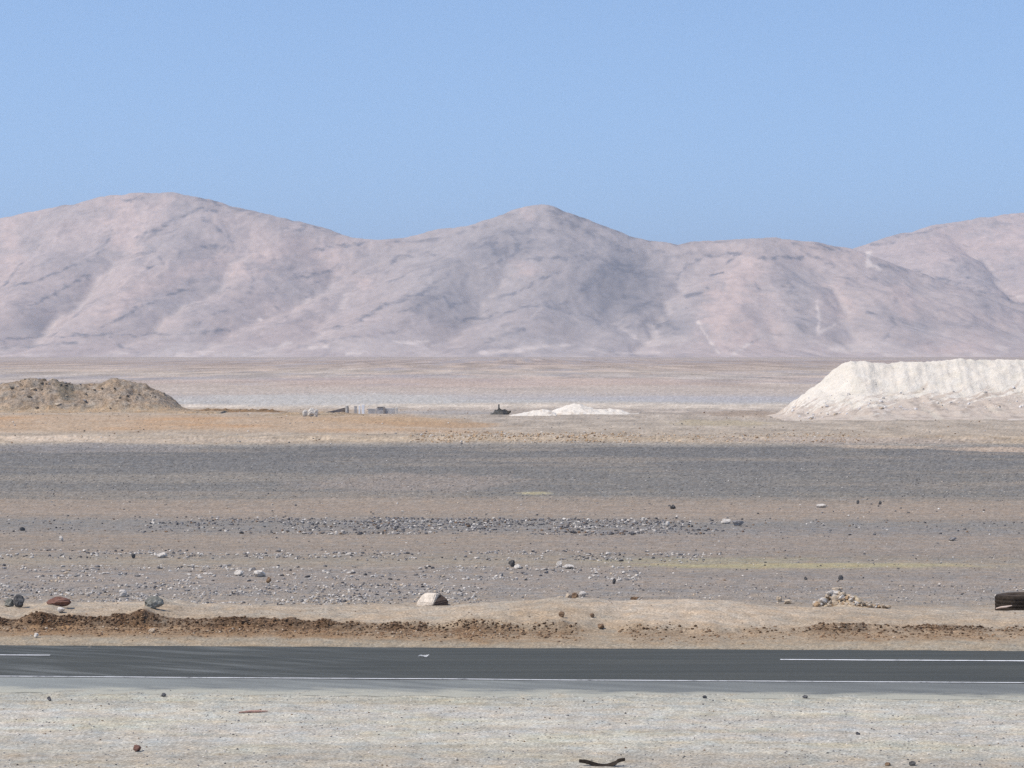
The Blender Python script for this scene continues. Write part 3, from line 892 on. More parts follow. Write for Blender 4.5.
def build_heaps():
    m_rub = soil_mat('heap_soil', 6, 0.9, 0.5, 0.25, 0.10)
    # left mound
    D = 283.0
    prof = [(-200, 388), (-120, 376), (-60, 381), (0, 381), (14, 377), (30, 375), (46, 379), (55, 377), (68, 379), (80, 382), (92, 382.5), (104, 380), (116, 376), (132, 379), (146, 381), (158, 388), (166, 393), (178, 402), (190, 408.5), (202, 411.5), (225, 414)]
    px_ = np.array([(p[0] - 512) / F * D for p in prof])
    pz_ = np.array([CAMZ - (p[1] - HOR) / F * D for p in prof])

    def h1(X, Y):
        top = np.interp(X + 0.25 * fbm(X / 0.8, Y / 0.8, 3, 500), px_, pz_) - 0.35
        t = np.abs(Y - D) / 6.4
        t = t + 0.10 * fbm(X / 2.5, Y / 2.5, 4, 501)
        pr = np.clip(1 - t, -0.3, 1)
        pr = np.where(t < 0.14, 1 - 0.4 * t * t / 0.14 - 0.06, pr)
        h = top * pr
        h = np.where(h < 0.5, 0.5 * np.exp((h - 0.5) / 0.4) - 0.06, h)
        return h + (0.40 * fbm(X / 1.8, Y / 1.8, 5, 502) + 0.20 * ridged(X / 0.7, Y / 0.7, 3, 503)) * np.clip(h, 0, 1)

    def c1(X, Y, h):
        n = fbm(X / 1.4, Y / 1.4, 4, 504)
        c = alb((166, 152, 142)) * np.ones(X.shape + (3,))
        d = sm(0.15, 0.45, fbm(X / 0.6, Y / 0.6, 4, 505) + 0.15 * sm(1.5, 3, h))[..., None]
        c = c * (1 - 0.6 * d) + alb((104, 94, 84)) * 0.6 * d
        l = sm(0.1, 0.5, n)[..., None]
        c = c * (1 - 0.4 * l) + alb((188, 168, 150)) * 0.4 * l
        lo_ = (1 - sm(0.15, 0.95, h + 0.5 * fbm(X / 1.5, Y / 1.5, 4, 507)))[..., None] * 0.8
        c = c * (1 - lo_) + alb((186, 166, 146)) * lo_
        # shade of a diagonal gully, painted as darker grey
        k = patch(X, Y, 68, 0, 14, 0, D=282, seed=506)
        cx = (66 - 512) / F * D
        k = (1 - sm(0.6, 1.3, np.hypot((X - cx - 0.55 * (2.6 - h)) / 0.9, (h - 2.3) / 1.4)))[..., None] * (Y < D)[..., None]
        c = c * (1 - 0.75 * k) + alb((118, 112, 104)) * 0.75 * k
        return c
    mound = heap('earth_mound', np.arange(-74, -27.6, 0.13), np.arange(271, 292, 0.16), h1, c1, m_rub,
         'rough brown rubble mound with a dark crusted crest beyond the orange soil', 'mound')
    # chunks of broken crust on the mound
    it = []
    rr_ = random.Random(8)
    while len(it) < 170:
        x, y = rr_.uniform(-62, -31.5), rr_.uniform(277, 283.5)
        hh_ = float(h1(np.array([x]), np.array([y]))[0])
        if hh_ < 0.3 or rr_.random() > 0.08 + 0.9 * (hh_ / 3.3) ** 3:
            continue
        w_ = 0.15 + 0.7 * rr_.random() ** 3
        it.append((x, y, float(H(x, y)) + hh_ + 0.05 * w_, w_, rr_.uniform(0, 6.3), rr_.randrange(10), rr_.choices(['mud', 'tan', 'grey'], [6, 2, 1])[0]))
    ch = merge_instances('rubble', it, {'mud': plain_mat('dark_crust', (0.13, 0.105, 0.08), 5, 0.3, 0.95, 0.05, (0.2, 0.17, 0.13)), 'tan': STONE_MATS['tan'], 'grey': STONE_MATS['grey']})
    ch.parent = mound
    # white heap, right
    m_white = soil_mat('white_spoil', 5, 0.8, 0.10, 0.05, 0.08, tint=3)
    crest = [(750, 425), (768, 420.5), (782, 413.5), (800, 401), (815, 391), (830, 379), (842, 369), (851, 362.5), (862, 362), (874, 365), (888, 365.5), (900, 364), (925, 364), (945, 362.5), (960, 361), (985, 362), (1024, 361.5), (1100, 361), (1300, 363), (1400, 368), (1460, 390), (1500, 420)]
    Dw = 259.0
    cx_ = np.array([(p[0] - 512) / F * Dw for p in crest])
    cz_ = np.array([CAMZ - (p[1] - HOR) / F * Dw for p in crest])

    def h2(X, Y):
        top = np.interp(X + 0.25 * fbm(X / 1.0, Y / 1.0, 3, 510), cx_, cz_) - 0.25 + 0.16 * fbm(X / 0.8, 0 * X, 4, 511)
        f = (Y - (Dw - 0.2)) + 0.5 * fbm(X / 4.2, Y / 2.5, 4, 512)
        lo = 2.1 + 0.5 * fbm(X / 3, 0 * X, 3, 540)
        front = top + np.clip(f, -30, 0) * 0.68
        front = np.where(front < lo, lo - (lo - front) * 0.24, front)
        backs = top - np.clip(Y - Dw - 6, 0, 30) * 0.66
        h = np.minimum(front, backs)
        # gullies down the tipped face and a soft toe
        rr = X - 0.8 * (Y - Dw)
        h = h + 0.03 * ridged(rr / 1.0 + 0.5 * fbm(X / 2, Y / 2, 3, 541), Y / 4, 4, 513) * np.clip(h, 0, 1) * (f < 0) * np.clip(-f, 0, 1)
        h = h + 0.30 * fbm(X / 1.6 + 0.3 * Y, Y / 1.1, 5, 551) * np.clip(h, 0, 1)
        h = np.where(h < 0.5, 0.5 * np.exp((h - 0.5) / 0.5) - 0.08, h)
        return h + 0.07 * fbm(X / 0.5, Y / 0.5, 3, 514) * np.clip(h, 0, 1)

    def c2(X, Y, h):
        rr = X - 1.0 * (Y - Dw)
        n = fbm(rr / 1.6, Y / 6, 4, 515)
        c = alb((231, 226, 225)) * np.ones(X.shape + (3,))
        lim = 1.9 + 1.1 * n + 1.9 * fbm(rr / 0.6, Y / 5, 4, 516) + 0.9 * (1 - sm(31, 34, X)) * 0 - 1.0 * (1 - sm(30, 36, X))
        m = (1 - sm(-0.25, 0.35, h - lim))[..., None] * 0.85
        low = alb((200, 188, 184)) + (alb((168, 156, 152)) - alb((200, 188, 184))) * sm(0, 0.4, fbm(X / 1, Y / 2, 3, 517))[..., None]
        c = c * (1 - m) + low * m
        w = (sm(0.25, 0.5, fbm(rr / 0.9, Y / 3, 4, 518)) * (h < 2.6))[..., None] * 0.6
        c = c * (1 - w) + alb((236, 229, 231)) * w
        s_ = sm(0.2, 0.5, fbm(rr / 0.35, Y / 5, 4, 519))[..., None] * 0.3
        c = c * (1 - s_) + alb((214, 205, 196)) * s_
        s_ = sm(0.0, 0.5, fbm(X / 1.3, h / 0.7, 4, 550))[..., None] * 0.45
        c = c * (1 - s_) + alb((212, 208, 203)) * s_
        return c
    wheap = heap('white_spoil_heap', np.arange(18, 96, 0.14), np.arange(238, 276, 0.18), h2, c2, m_white,
         'long high white spoil heap with flat top and grey streaked foot', 'heap')
    it = []
    while len(it) < 420:
        x, y = rr_.uniform(25, 60), 258.5 - 12 * rr_.random() ** 0.7
        hh_ = float(h2(np.array([x]), np.array([y]))[0])
        if hh_ < 0.02 or rr_.random() > 1.1 - hh_ / 3:
            continue
        w_ = 0.08 + 0.45 * rr_.random() ** 3.5
        it.append((x, y, float(H(x, y)) + hh_ + 0.1 * w_, w_, rr_.uniform(0, 6.3), rr_.randrange(10), rr_.choices(['white', 'tan', 'pale'], [6, 1, 3])[0]))
    ch = merge_instances('rubble', it, {'white': plain_mat('white_chunk', (0.70, 0.66, 0.62), 5, 0.15, 0.95, 0.05, (0.6, 0.56, 0.52)), 'tan': STONE_MATS['tan'], 'pale': STONE_MATS['pale']})
    ch.parent = wheap
    # low white heap, middle
    cr = [(538, 414), (545, 412), (552, 410), (562, 405.5), (572, 403), (580, 403), (588, 406), (596, 408.5), (610, 408), (622, 409.5), (630, 413)]
    Dm = 272.0
    mx_ = np.array([(p[0] - 512) / F * Dm for p in cr])
    mz_ = np.array([CAMZ - (p[1] - HOR) / F * Dm for p in cr])

    def h3(X, Y):
        top = np.interp(X, mx_, mz_) - 0.05
        t = np.abs(Y - Dm) / 3.0 + 0.1 * fbm(X / 0.8, Y / 0.8, 3, 520)
        h = top * np.clip(1 - t, -0.2, 1)
        return h * (1 - 0) + 0.16 * fbm(X / 0.6, Y / 0.6, 4, 521) * np.clip(h * 3, 0, 1) - 0.06

    def c3(X, Y, h):
        n = sm(0.15, 0.4, fbm(X / 0.5, Y / 1.5, 4, 522) - 0.35 * sm(0.35, 0.7, h))[..., None] * 0.6
        return alb((237, 232, 232)) * (1 - n) + alb((200, 186, 176)) * n
    heap('white_spoil_heap', np.arange(1.8, 12.4, 0.1), np.arange(268, 276.5, 0.12), h3, c3, m_white,
         'small low heap of bright white spoil in the middle of the plain', 'heap')

    sr = [(496, 417.5), (508, 416), (520, 413.8), (532, 411.5), (543, 409.6), (549, 410.5), (556, 414)]
    Ds = 266.0
    sx_ = np.array([(p[0] - 512) / F * Ds for p in sr])
    sz_ = np.array([CAMZ - (p[1] - HOR) / F * Ds for p in sr])

    def h4(X, Y):
        top = np.interp(X, sx_, sz_) + 0.05
        return top * np.clip(1 - np.abs(Y - Ds) / 2.2, -0.2, 1) + 0.08 * fbm(X / 0.5, Y / 0.5, 3, 523) * np.clip(top * 3, 0, 1) - 0.05
    heap('white_spoil_ridge', np.arange(-1.7, 4.3, 0.08), np.arange(262.5, 269, 0.12), h4, c3, m_white,
         'thin slanting streak of white spoil between dark scrap and the small white heap', 'ridge')
    # low brown crusts right of the left mound
    def h5(X, Y):
        u = (X + 27) / 5.0
        return 0.28 * (1 - np.abs(Y - 279) / 1.6) * (1 - sm(0.6, 1.0, np.abs(u))) * (0.8 + 1.4 * fbm(X / 0.7, Y / 0.7, 4, 530))
    heap('earth_ridge', np.arange(-33, -21, 0.1), np.arange(276, 282, 0.12), h5, lambda X, Y, h: alb((150, 126, 104)) * np.ones(X.shape + (3,)) * (1 + 0.5 * fbm(X / 0.4, Y / 0.5, 3, 531))[..., None], m_rub,
         'long low crust of brown earth trailing off the rubble mound', 'ridge')

    def h6(X, Y):
        u = (X + 18.5) / 5.4
        return 0.30 * (1 - np.abs(Y - 262) / 2.6) * (1 - sm(0.4, 1.0, np.abs(u))) * (0.9 + 0.8 * fbm(X / 0.9, Y / 0.9, 4, 532))
    heap('earth_ridge', np.arange(-24.4, -12.4, 0.1), np.arange(258.5, 265.5, 0.12), h6, lambda X, Y, h: alb((176, 158, 140)) * np.ones(X.shape + (3,)) * (1 + 0.4 * fbm(X / 0.6, Y / 0.7, 3, 533))[..., None], m_rub,
         'low tan earth ridge in front of the ruined grey walls', 'ridge')


# ------------------------------------------------------------------ stones
TONES = {
    'dark': ((0.075, 0.072, 0.075), (0.13, 0.125, 0.125)),
    'grey': ((0.20, 0.19, 0.185), (0.30, 0.275, 0.255)),
    'pale': ((0.68, 0.62, 0.54), (0.50, 0.455, 0.40)),
    'tan': ((0.56, 0.46, 0.35), (0.42, 0.33, 0.23)),
    'brown': ((0.16, 0.10, 0.065), (0.26, 0.17, 0.10)),
    'ochre': ((0.50, 0.35, 0.21), (0.36, 0.24, 0.14)),
}
STONE_MATS = {}
for k_, (a_, b_) in TONES.items():
    STONE_MATS[k_] = plain_mat('stone_' + k_, a_, 9, 0.3, 0.9, 0.03, b_)


def rock_shape(seed, sub=1, sx=1.0, sy=0.8, sz=0.6, rough=0.28, cuts=5):
    """an angular stone of unit width: icosphere cut by random planes, then roughened"""
    rnd = random.Random(seed)
    bm = bmesh.new()
    bmesh.ops.create_icosphere(bm, subdivisions=sub, radius=0.5)
    planes = []
    for i in range(cuts):
        v = Vector((rnd.gauss(0, 1), rnd.gauss(0, 1), rnd.gauss(0, 0.8))).normalized()
        planes.append((v, rnd.uniform(0.24, 0.40)))
    for v in bm.verts:
        for n, d in planes:
            k = v.co.dot(n)
            if k > d:
                v.co -= n * (k - d)
        v.co += Vector((rnd.uniform(-1, 1), rnd.uniform(-1, 1), rnd.uniform(-1, 1))) * 0.5 * rough * (0.35 if sub > 2 else 0.22 if sub > 1 else 0.35)
        v.co = Vector((v.co.x * sx, v.co.y * sy, v.co.z * sz))
    return bm


SHAPES = []
for i in range(10):
    bm = rock_shape(900 + i, 1, 1.0, random.uniform(0.7, 1.0), random.uniform(0.45, 0.8), 0.3)
    vv = np.array([v.co[:] for v in bm.verts])
    ff_ = np.array([[v.index for v in f.verts] for f in bm.faces])
    bm.free()
    SHAPES.append((vv, ff_))
SHAPE_MESHES = {}


def shape_mesh(i, tone):
    if (i, tone) not in SHAPE_MESHES:
        bm = rock_shape(950 + i, 2, 1.0, 0.7 + 0.03 * i, 0.5 + 0.04 * (i % 6), 0.3, 7)
        me = bpy.data.meshes.new('stone')
        bm.to_mesh(me)
        bm.free()
        me.materials.append(STONE_MATS[tone])
        SHAPE_MESHES[(i, tone)] = me
    return SHAPE_MESHES[(i, tone)]


def rock(name, px, py, wpx, hpx, tone, seed, label, D=None, depth=0.8, cat='rock', group=None, mat=None, sub=3, rotz=None, cuts=7, tilt=0.0, sink=0.12, parent=None):
    """a single modelled rock whose foot is at (px, py) and whose size is given as it shows"""
    D = D or G(py)
    # refine the distance so the foot lands on the real ground at that row
    for _ in range(12):
        x = (px - 512) / F * D
        z = float(H(x, D))
        D = 0.5 * D + 0.5 * (CAMZ - z) * F / (py - HOR)
    x = (px - 512) / F * D
    if py < 590 and tone == 'dark':
        wpx, hpx = wpx * 0.75, hpx * 0.75
    w, h = wpx / F * D, hpx / F * D
    bm = rock_shape(seed, sub, w, w * depth, h * 1.25, 0.25, cuts)
    zmin = min(v.co.z for v in bm.verts)
    rnd = random.Random(seed)
    bmesh.ops.rotate(bm, verts=bm.verts, cent=(0, 0, 0), matrix=Matrix.Rotation(tilt, 3, 'Y'))
    zmin = min(v.co.z for v in bm.verts)
    me = bpy.data.meshes.new(name)
    bm.to_mesh(me)
    bm.free()
    y = D + w * depth * 0.4
    o = link(name, me, mat or STONE_MATS[tone], loc=(x, y, float(H(x, y)) - zmin - sink * h), parent=parent)
    if label:
        tag(o, label, cat, group)
    return o


def merge_instances(name, items, mats, label=None, cat=None, kind='stuff'):
    """items: (x,y,z,size,rot,shape,tone) -> one mesh"""
    keys = list(mats)
    Vs, Fs, Ms = [], [], []
    off = 0
    for (x, y, z, w, r, si, tone) in items:
        vv, f = SHAPES[si]
        c, s_ = math.cos(r) * w, math.sin(r) * w
        v = np.empty_like(vv)
        v[:, 0] = vv[:, 0] * c - vv[:, 1] * s_ + x
        v[:, 1] = vv[:, 0] * s_ + vv[:, 1] * c + y
        v[:, 2] = vv[:, 2] * w + z
        Vs.append(v)
        Fs.append(f + off)
        Ms.append(np.full(len(f), keys.index(tone)))
        off += len(vv)
    me = np_mesh(name, np.concatenate(Vs), np.concatenate(Fs), smooth=False)
    for k in keys:
        me.materials.append(mats[k])
    me.polygons.foreach_set('material_index', np.concatenate(Ms).astype(np.int32))
    o = link(name, me)
    tag(o, label, cat, kind=kind)
    return o


def build_stones():
    bands = [
        # row0,row1, n, size0,size1, {tones}, px0,px1, where
        (503, 518, 260, .04, .15, {'dark': 3, 'grey': 3, 'pale': 3, 'tan': 2}, 0, 1024, 'the bare pinkish strip in front of the dark gravel field'),
        (518, 535, 4600, .03, .17, {'dark': 4.5, 'grey': 6, 'pale': 2.4, 'brown': 1}, 130, 720, 'the dense stony strip crossing the middle of the plain'),
        (518, 535, 1300, .03, .14, {'dark': 5, 'grey': 4, 'pale': 1, 'brown': 2}, -60, 1100, 'the thin end of the stony strip crossing the plain'),
        (535, 552, 350, .04, .10, {'dark': 3, 'grey': 3, 'pale': 1, 'brown': 1}, -60, 1100, 'the bare ground between the two stone rows'),
        (551, 561, 1500, .03, .15, {'dark': 3, 'grey': 4, 'pale': 5}, -60, 720, 'the narrow stone row behind the pale stones'),
        (568, 581, 1500, .03, .15, {'dark': 2, 'grey': 3, 'pale': 8, 'tan': 1}, -60, 640, 'the pale stone row on the near plain'),
        (553, 592, 600, .03, .10, {'dark': 3, 'grey': 3, 'pale': 2, 'brown': 1}, 600, 1100, 'the open near plain beside the yellow dust line'),
        (584, 606, 4500, .02, .12, {'dark': 2, 'grey': 5, 'pale': 6, 'tan': 2}, -60, 480, 'the gravelly ground behind the roadside bank'),
        (584, 603, 1200, .03, .09, {'dark': 1.5, 'grey': 4, 'pale': 2, 'tan': 2}, 470, 1100, 'the sparse ground behind the tan bank'),
        (500, 604, 7000, .015, .055, {'dark': 2, 'grey': 5, 'pale': 3, 'tan': 2}, -60, 1100, 'the near plain'),
        (444, 501, 11000, .04, .10, {'dark': 4, 'grey': 7, 'pale': 1.2, 'tan': 0.5}, -60, 1100, 'the dark gravel field'),
        (409, 444, 1500, .06, .24, {'dark': 1, 'brown': 3, 'grey': 2, 'tan': 4, 'pale': 2}, -60, 1100, 'the far soil beyond the dark gravel'),
        (432, 443, 1300, .08, .30, {'brown': 0.8, 'tan': 5, 'ochre': 5, 'pale': 1.5}, 410, 640, 'the tan rubble row beyond the dark gravel field'),
        (433, 443, 500, .10, .24, {'brown': 1.0, 'tan': 4, 'ochre': 4, 'pale': 1}, 650, 860, 'the far rubble row in front of the white heap'),
        (606, 632, 260, .02, .06, {'brown': 4, 'tan': 3, 'grey': 2}, -60, 1100, 'the tan roadside bank'),
        (638, 647, 200, .015, .05, {'brown': 2, 'tan': 4, 'grey': 2}, -60, 1100, 'the sandy verge beside the asphalt'),
        (686, 699, 300, .015, .04, {'dark': 2, 'grey': 4, 'pale': 3}, -60, 1100, 'the near edge of the dusty shoulder'),
        (697, 775, 4800, .008, .05, {'dark': 1.3, 'grey': 5, 'pale': 5, 'brown': 1}, -60, 1100, 'the pale gravel lot'),
    ]
    items = []
    for bi, (r0, r1, n, a, b, tones, p0, p1, where) in enumerate(bands):
        d1, d0 = G(r0), G(r1)
        k = 0
        names = list(tones)
        wts = list(tones.values())
        tries = 0
        while k < n and tries < n * 12:
            tries += 1
            D = random.uniform(d0, d1)
            px = random.uniform(p0, p1)
            x = (px - 512) / F * D
            y = D - (SLOPE * x if D < 115 else 0)
            if bi in (1, 4, 5, 7, 12) and perlin(x / 2.2, y / 1.6, 700 + bi) < random.uniform(-0.5, 0.35):
                continue
            if bi == 1 and random.random() > np.interp(px, [130, 330, 400, 620, 720], [0.15, 0.6, 1, 1, 0.25]):
                continue
            w = a + (b - a) * random.random() ** 3.0
            items.append([x, y, w, random.choices(names, wts)[0], where, D])
            k += 1
    X = np.array([i[0] for i in items])
    Y = np.array([i[1] for i in items])
    Z = H(X, Y)
    for it, z in zip(items, Z):
        it.append(float(z))
    # leave the named rocks and the carriageway alone
    items.sort(key=lambda t: -t[2] / t[5])
    n_ind = 0
    rest = {'near': [], 'far': [], 'lot': []}
    for x, y, w, tone, where, D, z in items:
        r = random.uniform(0, 6.28)
        inview = abs(x / y) < 0.178 and y > 41.6
        if n_ind < 220 and inview and y < 125:
            o = bpy.data.objects.new('stone', shape_mesh(random.randrange(10), tone))
            COL.objects.link(o)
            o.location = (x, y, z + 0.15 * w)
            o.rotation_euler = (random.uniform(-.2, .2), random.uniform(-.2, .2), r)
            o.scale = (w * random.uniform(1, 1.35), w, w * random.uniform(0.7, 1.1))
            tag(o, 'small %s stone on %s' % ({'dark': 'dark grey', 'grey': 'mid grey', 'pale': 'pale whitish', 'tan': 'tan', 'brown': 'brown', 'ochre': 'ochre'}[tone], where), 'stone', '%s stones on %s' % (tone, where))
            n_ind += 1
        else:
            k = 'lot' if y < 52 else ('near' if y < 115 else 'far')
            rest[k].append((x, y, z + 0.12 * w, w, r, random.randrange(10), tone))
    merge_instances('gravel', rest['near'], STONE_MATS, 'loose small gravel strewn over the near plain', 'gravel')
    merge_instances('gravel', rest['far'], STONE_MATS, 'fine dark gravel and rubble of the farther plain', 'gravel')
    merge_instances('gravel', rest['lot'], STONE_MATS, 'fine pebbles on the pale lot in front of the road', 'gravel')
    # broken brown earth of the bank
    cs = RNG.normal(0, 1, 60000)
    cxx = RNG.uniform(-14, 14, 60000)
    crest = RNG.random(60000) < 0.5
    f0c = f0_at(cxx)
    cs = np.where(crest, f0c + 0.25 + 0.14 * cs, f0c - 0.5 + 0.45 * cs)
    keep = RNG.random(60000) < brown_mask(cxx, cs) ** 1.3 * 0.42
    cs, cxx = cs[keep], cxx[keep]
    cyy = cs - SLOPE * cxx
    cw = 0.015 + 0.085 * RNG.random(len(cs)) ** 3.5
    czz = H(cxx, cyy) + 0.1 * cw
    cl = [(float(x), float(y), float(z), float(w), random.uniform(0, 6.28), random.randrange(10), random.choices(['brown', 'tan', 'dirt', 'rust'], [2, 0.1, 7, 1.2] if q > 59.8 else [2, 0.8, 1.5, 6])[0]) for x, y, z, w, q in zip(cxx, cyy, czz, cw, cs)]
    mats = {'brown': STONE_MATS['brown'], 'tan': STONE_MATS['tan'],
            'dirt': plain_mat('earth_clod', (0.085, 0.05, 0.029), 14, 0.35, 0.95, 0.02, (0.14, 0.086, 0.047)),
            'rust': plain_mat('orange_clod', (0.25, 0.15, 0.085), 14, 0.3, 0.95, 0.02, (0.33, 0.22, 0.13))}
    merge_instances('soil_clods', cl, mats, 'crumbled dark brown earth clods along the roadside bank', 'clods')


# ------------------------------------------------------------------ named rocks and litter
def build_named():
    rusty = plain_mat('reddish_stone', (0.15, 0.075, 0.055), 8, 0.3, 0.9, 0.02, (0.22, 0.12, 0.09))
    green = plain_mat('grey_green_stone', (0.12, 0.12, 0.10), 7, 0.3, 0.9, 0.03, (0.25, 0.24, 0.205))
    black = plain_mat('black_stone', (0.055, 0.053, 0.052), 8, 0.3, 0.85, 0.02, (0.12, 0.115, 0.11))
    # pale boulder, shade painted on its right side: a faceted block made by hand
    D = G(606.0)
    x0 = (432 - 512) / F * D
    k = D / F
    bm = bmesh.new()

    def pt(dx, dy, dz):
        return bm.verts.new((dx * k, dy * k, dz * k))
    a = [pt(-16, -7, -1), pt(1, -9, -1), pt(16, -3, -1), pt(12, 12, -1), pt(-9, 13, -1),
         pt(-15.5, -6, 3), pt(0, -9.5, 2.2), pt(16.5, -2, 5), pt(12, 9, 7), pt(-9, 12, 8),
         pt(-9.5, -1, 11.2), pt(4.0, -3.5, 12.2), pt(10, 1.5, 9.5), pt(6, 7, 11.5), pt(-6, 8, 11.8)]
    for f in ((0, 1, 6, 5), (1, 2, 7, 6), (2, 3, 8, 7), (3, 4, 9, 8), (4, 0, 5, 9),
              (5, 6, 11, 10), (6, 7, 12, 11), (7, 8, 13, 12), (8, 9, 14, 13), (9, 5, 10, 14), (10, 11, 12, 13, 14)):
        bm.faces.new([a[i] for i in f])
    bmesh.ops.recalc_face_normals(bm, faces=bm.faces)
    bmesh.ops.bevel(bm, geom=bm.edges[:], offset=0.9 * k, segments=2, affect='EDGES', clamp_overlap=True)
    me = bpy.data.meshes.new('boulder')
    bm.to_mesh(me)
    bm.free()
    m, nt, b = new_mat('boulder_painted_shade')
    co = objco(nt)
    xyz = nt.nodes.new('ShaderNodeSeparateXYZ')
    nt.links.new(co, xyz.inputs[0])
    n1 = noise(nt, co, 6, 5)
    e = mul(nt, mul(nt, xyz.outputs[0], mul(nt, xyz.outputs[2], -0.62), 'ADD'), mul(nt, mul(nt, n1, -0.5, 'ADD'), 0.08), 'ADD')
    c = mixc(nt, mrange(nt, e, -0.02, 0.035, 0, 1), (0.72, 0.62, 0.50), (0.085, 0.062, 0.05))  # cream stone; the dark part is painted shade
    c = vscale(nt, c, mrange(nt, noise(nt, co, 12, 4), 0.3, 0.7, 0.75, 1.2))
    nt.links.new(c, b.inputs['Base Color'])
    bump(nt, b, noise(nt, co, 15, 4), 0.02)
    y0 = D + 7 * k
    link_o = link('boulder', me, m, loc=(x0, y0, float(H(x0, y0))))
    tag(link_o, 'cream boulder with shade painted on its right side, largest pale block on the bank', 'boulder')

    rock('boulder', 154, 609, 20, 11.5, 'grey', 31, 'rounded grey-green boulder behind the brown clods of the bank', mat=green, cuts=3)
    rock('boulder', 19, 607.5, 13, 11, 'dark', 32, 'blackish angular boulder, right one of two side by side at the far left', mat=black, cuts=5)
    rock('boulder', 9, 607, 11, 8, 'grey', 33, 'grey-green boulder, left one of two side by side at the far left', mat=green)
    rock('rock', 58, 606.5, 24, 8.0, 'brown', 34, 'flat reddish brown slab lying behind the bank', mat=rusty, depth=0.5, cuts=4)
    rock('rock', 60, 613.5, 9, 5, 'pale', 35, 'small pale rock just in front of the flat reddish slab')
    rock('rock', 122, 597, 9, 6, 'pale', 36, 'bright white stone between the reddish slab and the rounded boulder')
    rock('rock', 512, 567, 11, 9, 'dark', 37, 'pointed black rock standing alone on the plain above the cream boulder', mat=black, cuts=8)
    rock('rock', 518, 569, 8, 4, 'pale', 38, 'pale flat stone lying against the pointed black rock')
    rock('rock', 560, 567.5, 7, 5.5, 'pale', 39, 'left one of two whitish stones on the open plain')
    rock('rock', 569, 569, 11, 4.5, 'pale', 40, 'right, flatter one of two whitish stones on the open plain')
    rock('rock', 614, 584, 6, 7, 'dark', 41, 'upright black stone above the pale rocks on the bank', mat=black)
    rock('rock', 668, 526, 5, 4, 'pale', 47, 'small pale stone left of the pale slab on the stony strip')
    rock('rock', 673, 509, 8, 6, 'dark', 42, 'dark rock at the near edge of the dark gravel field', mat=black)
    rock('rock', 738, 526, 17, 5, 'grey', 43, 'flat grey slab on the stony strip', depth=0.5)
    rock('rock', 726, 524, 12, 4.5, 'pale', 44, 'flat pale slab lying against the grey slab', depth=0.6)
    rock('rock', 841, 580, 7, 6, 'dark', 45, 'small black stone just behind the rubble pile', mat=black)
    rock('rock', 806, 580, 5, 4, 'dark', 46, 'tiny black stone left behind the rubble pile', mat=black)
    rock('rock', 22, 531, 9, 5, 'dark', 48, 'lone dark rock at the left end of the stony strip', mat=black)
    rock('rock', 61, 541.5, 5, 5, 'pale', 49, 'small pale stone below the lone dark rock')
    rock('rock', 133, 558.5, 6, 6, 'dark', 50, 'black stone in the narrow stone row at left', mat=black)
    rock('rock', 162, 558, 12, 5, 'pale', 51, 'long pale stone right of the black stone in the narrow row')
    rock('rock', 239, 576, 11, 5, 'pale', 52, 'pale flattish stone, left of the close pair in the pale row')
    rock('rock', 260, 577, 14, 6, 'pale', 53, 'largest pale stone, right of the close pair in the pale row')
    rock('rock', 268, 583, 6, 5, 'brown', 54, 'brown stone just below the largest pale stone of the row')
    rock('rock', 858, 504, 5, 5, 'dark', 55, 'left one of two dark stones on the gravel edge', mat=black)
    rock('rock', 880, 504.5, 5, 5, 'dark', 56, 'right one of two dark stones on the gravel edge', mat=black)
    rock('rock', 822, 508, 12, 3.5, 'pale', 57, 'flat pale stone left below the two dark stones', depth=0.5)
    rock('rock', 953, 541, 10, 4, 'grey', 58, 'flat grey stone on the bare plain above the tyre')
    # on the bank
    for i, (px, py, w, h, tone, lab) in enumerate([
        (560, 601, 9, 5, 'tan', 'leftmost pale tan rock on the crest of the bank'),
        (568, 601.5, 9, 7, 'tan', 'tan rock, second from the left on the crest of the bank'),
        (575, 602, 8, 8, 'brown', 'brown rock amid the tan rocks on the crest of the bank'),
        (583, 597, 8, 5, 'pale', 'pale wedge-shaped rock topping the rocks on the crest'),
        (592, 603, 7, 4, 'pale', 'small white chip right below the crest rocks'),
        (601, 629.5, 8, 5, 'brown', 'lone dark brown clod on the slope of the bank'),
        (592, 618, 5, 4, 'brown', 'small brown clod up left of the lone dark clod'),
        (562, 617, 7, 5, 'brown', 'brown clod below the tan rocks on the bank'),
        (635, 601, 9, 4, 'brown', 'brown flat clod on the crest right of the white chip'),
        (780, 602, 7, 6, 'tan', 'tan rock, left of a pair on the bank'),
        (788, 604, 10, 5, 'tan', 'wider tan rock, right of a pair on the bank'),
        (36, 638, 5, 5, 'pale', 'white chip in the brown clods at the left end of the bank'),
        (152, 633, 8, 5, 'tan', 'cream chip in the brown clods below the rounded boulder')]):
        rock('rock', px, py, w, h, tone, 120 + i, lab)
    # rubble pile
    rn = random.Random(5)
    pile = []
    for i in range(120):
        t = rn.random()
        px = 816 + 74 * t
        top = np.interp(px, [815, 826, 836, 845, 856, 870, 890], [602, 592, 585, 591, 597, 600, 604])
        py0 = np.interp(px, [815, 850, 890], [605, 606, 607])
        v = rn.random() ** 1.2
        py = py0 + (top + 3 - py0) * v
        sz = rn.uniform(4, 9.5) * (1.15 - 0.5 * t)
        pile.append((px, py0, py, sz))
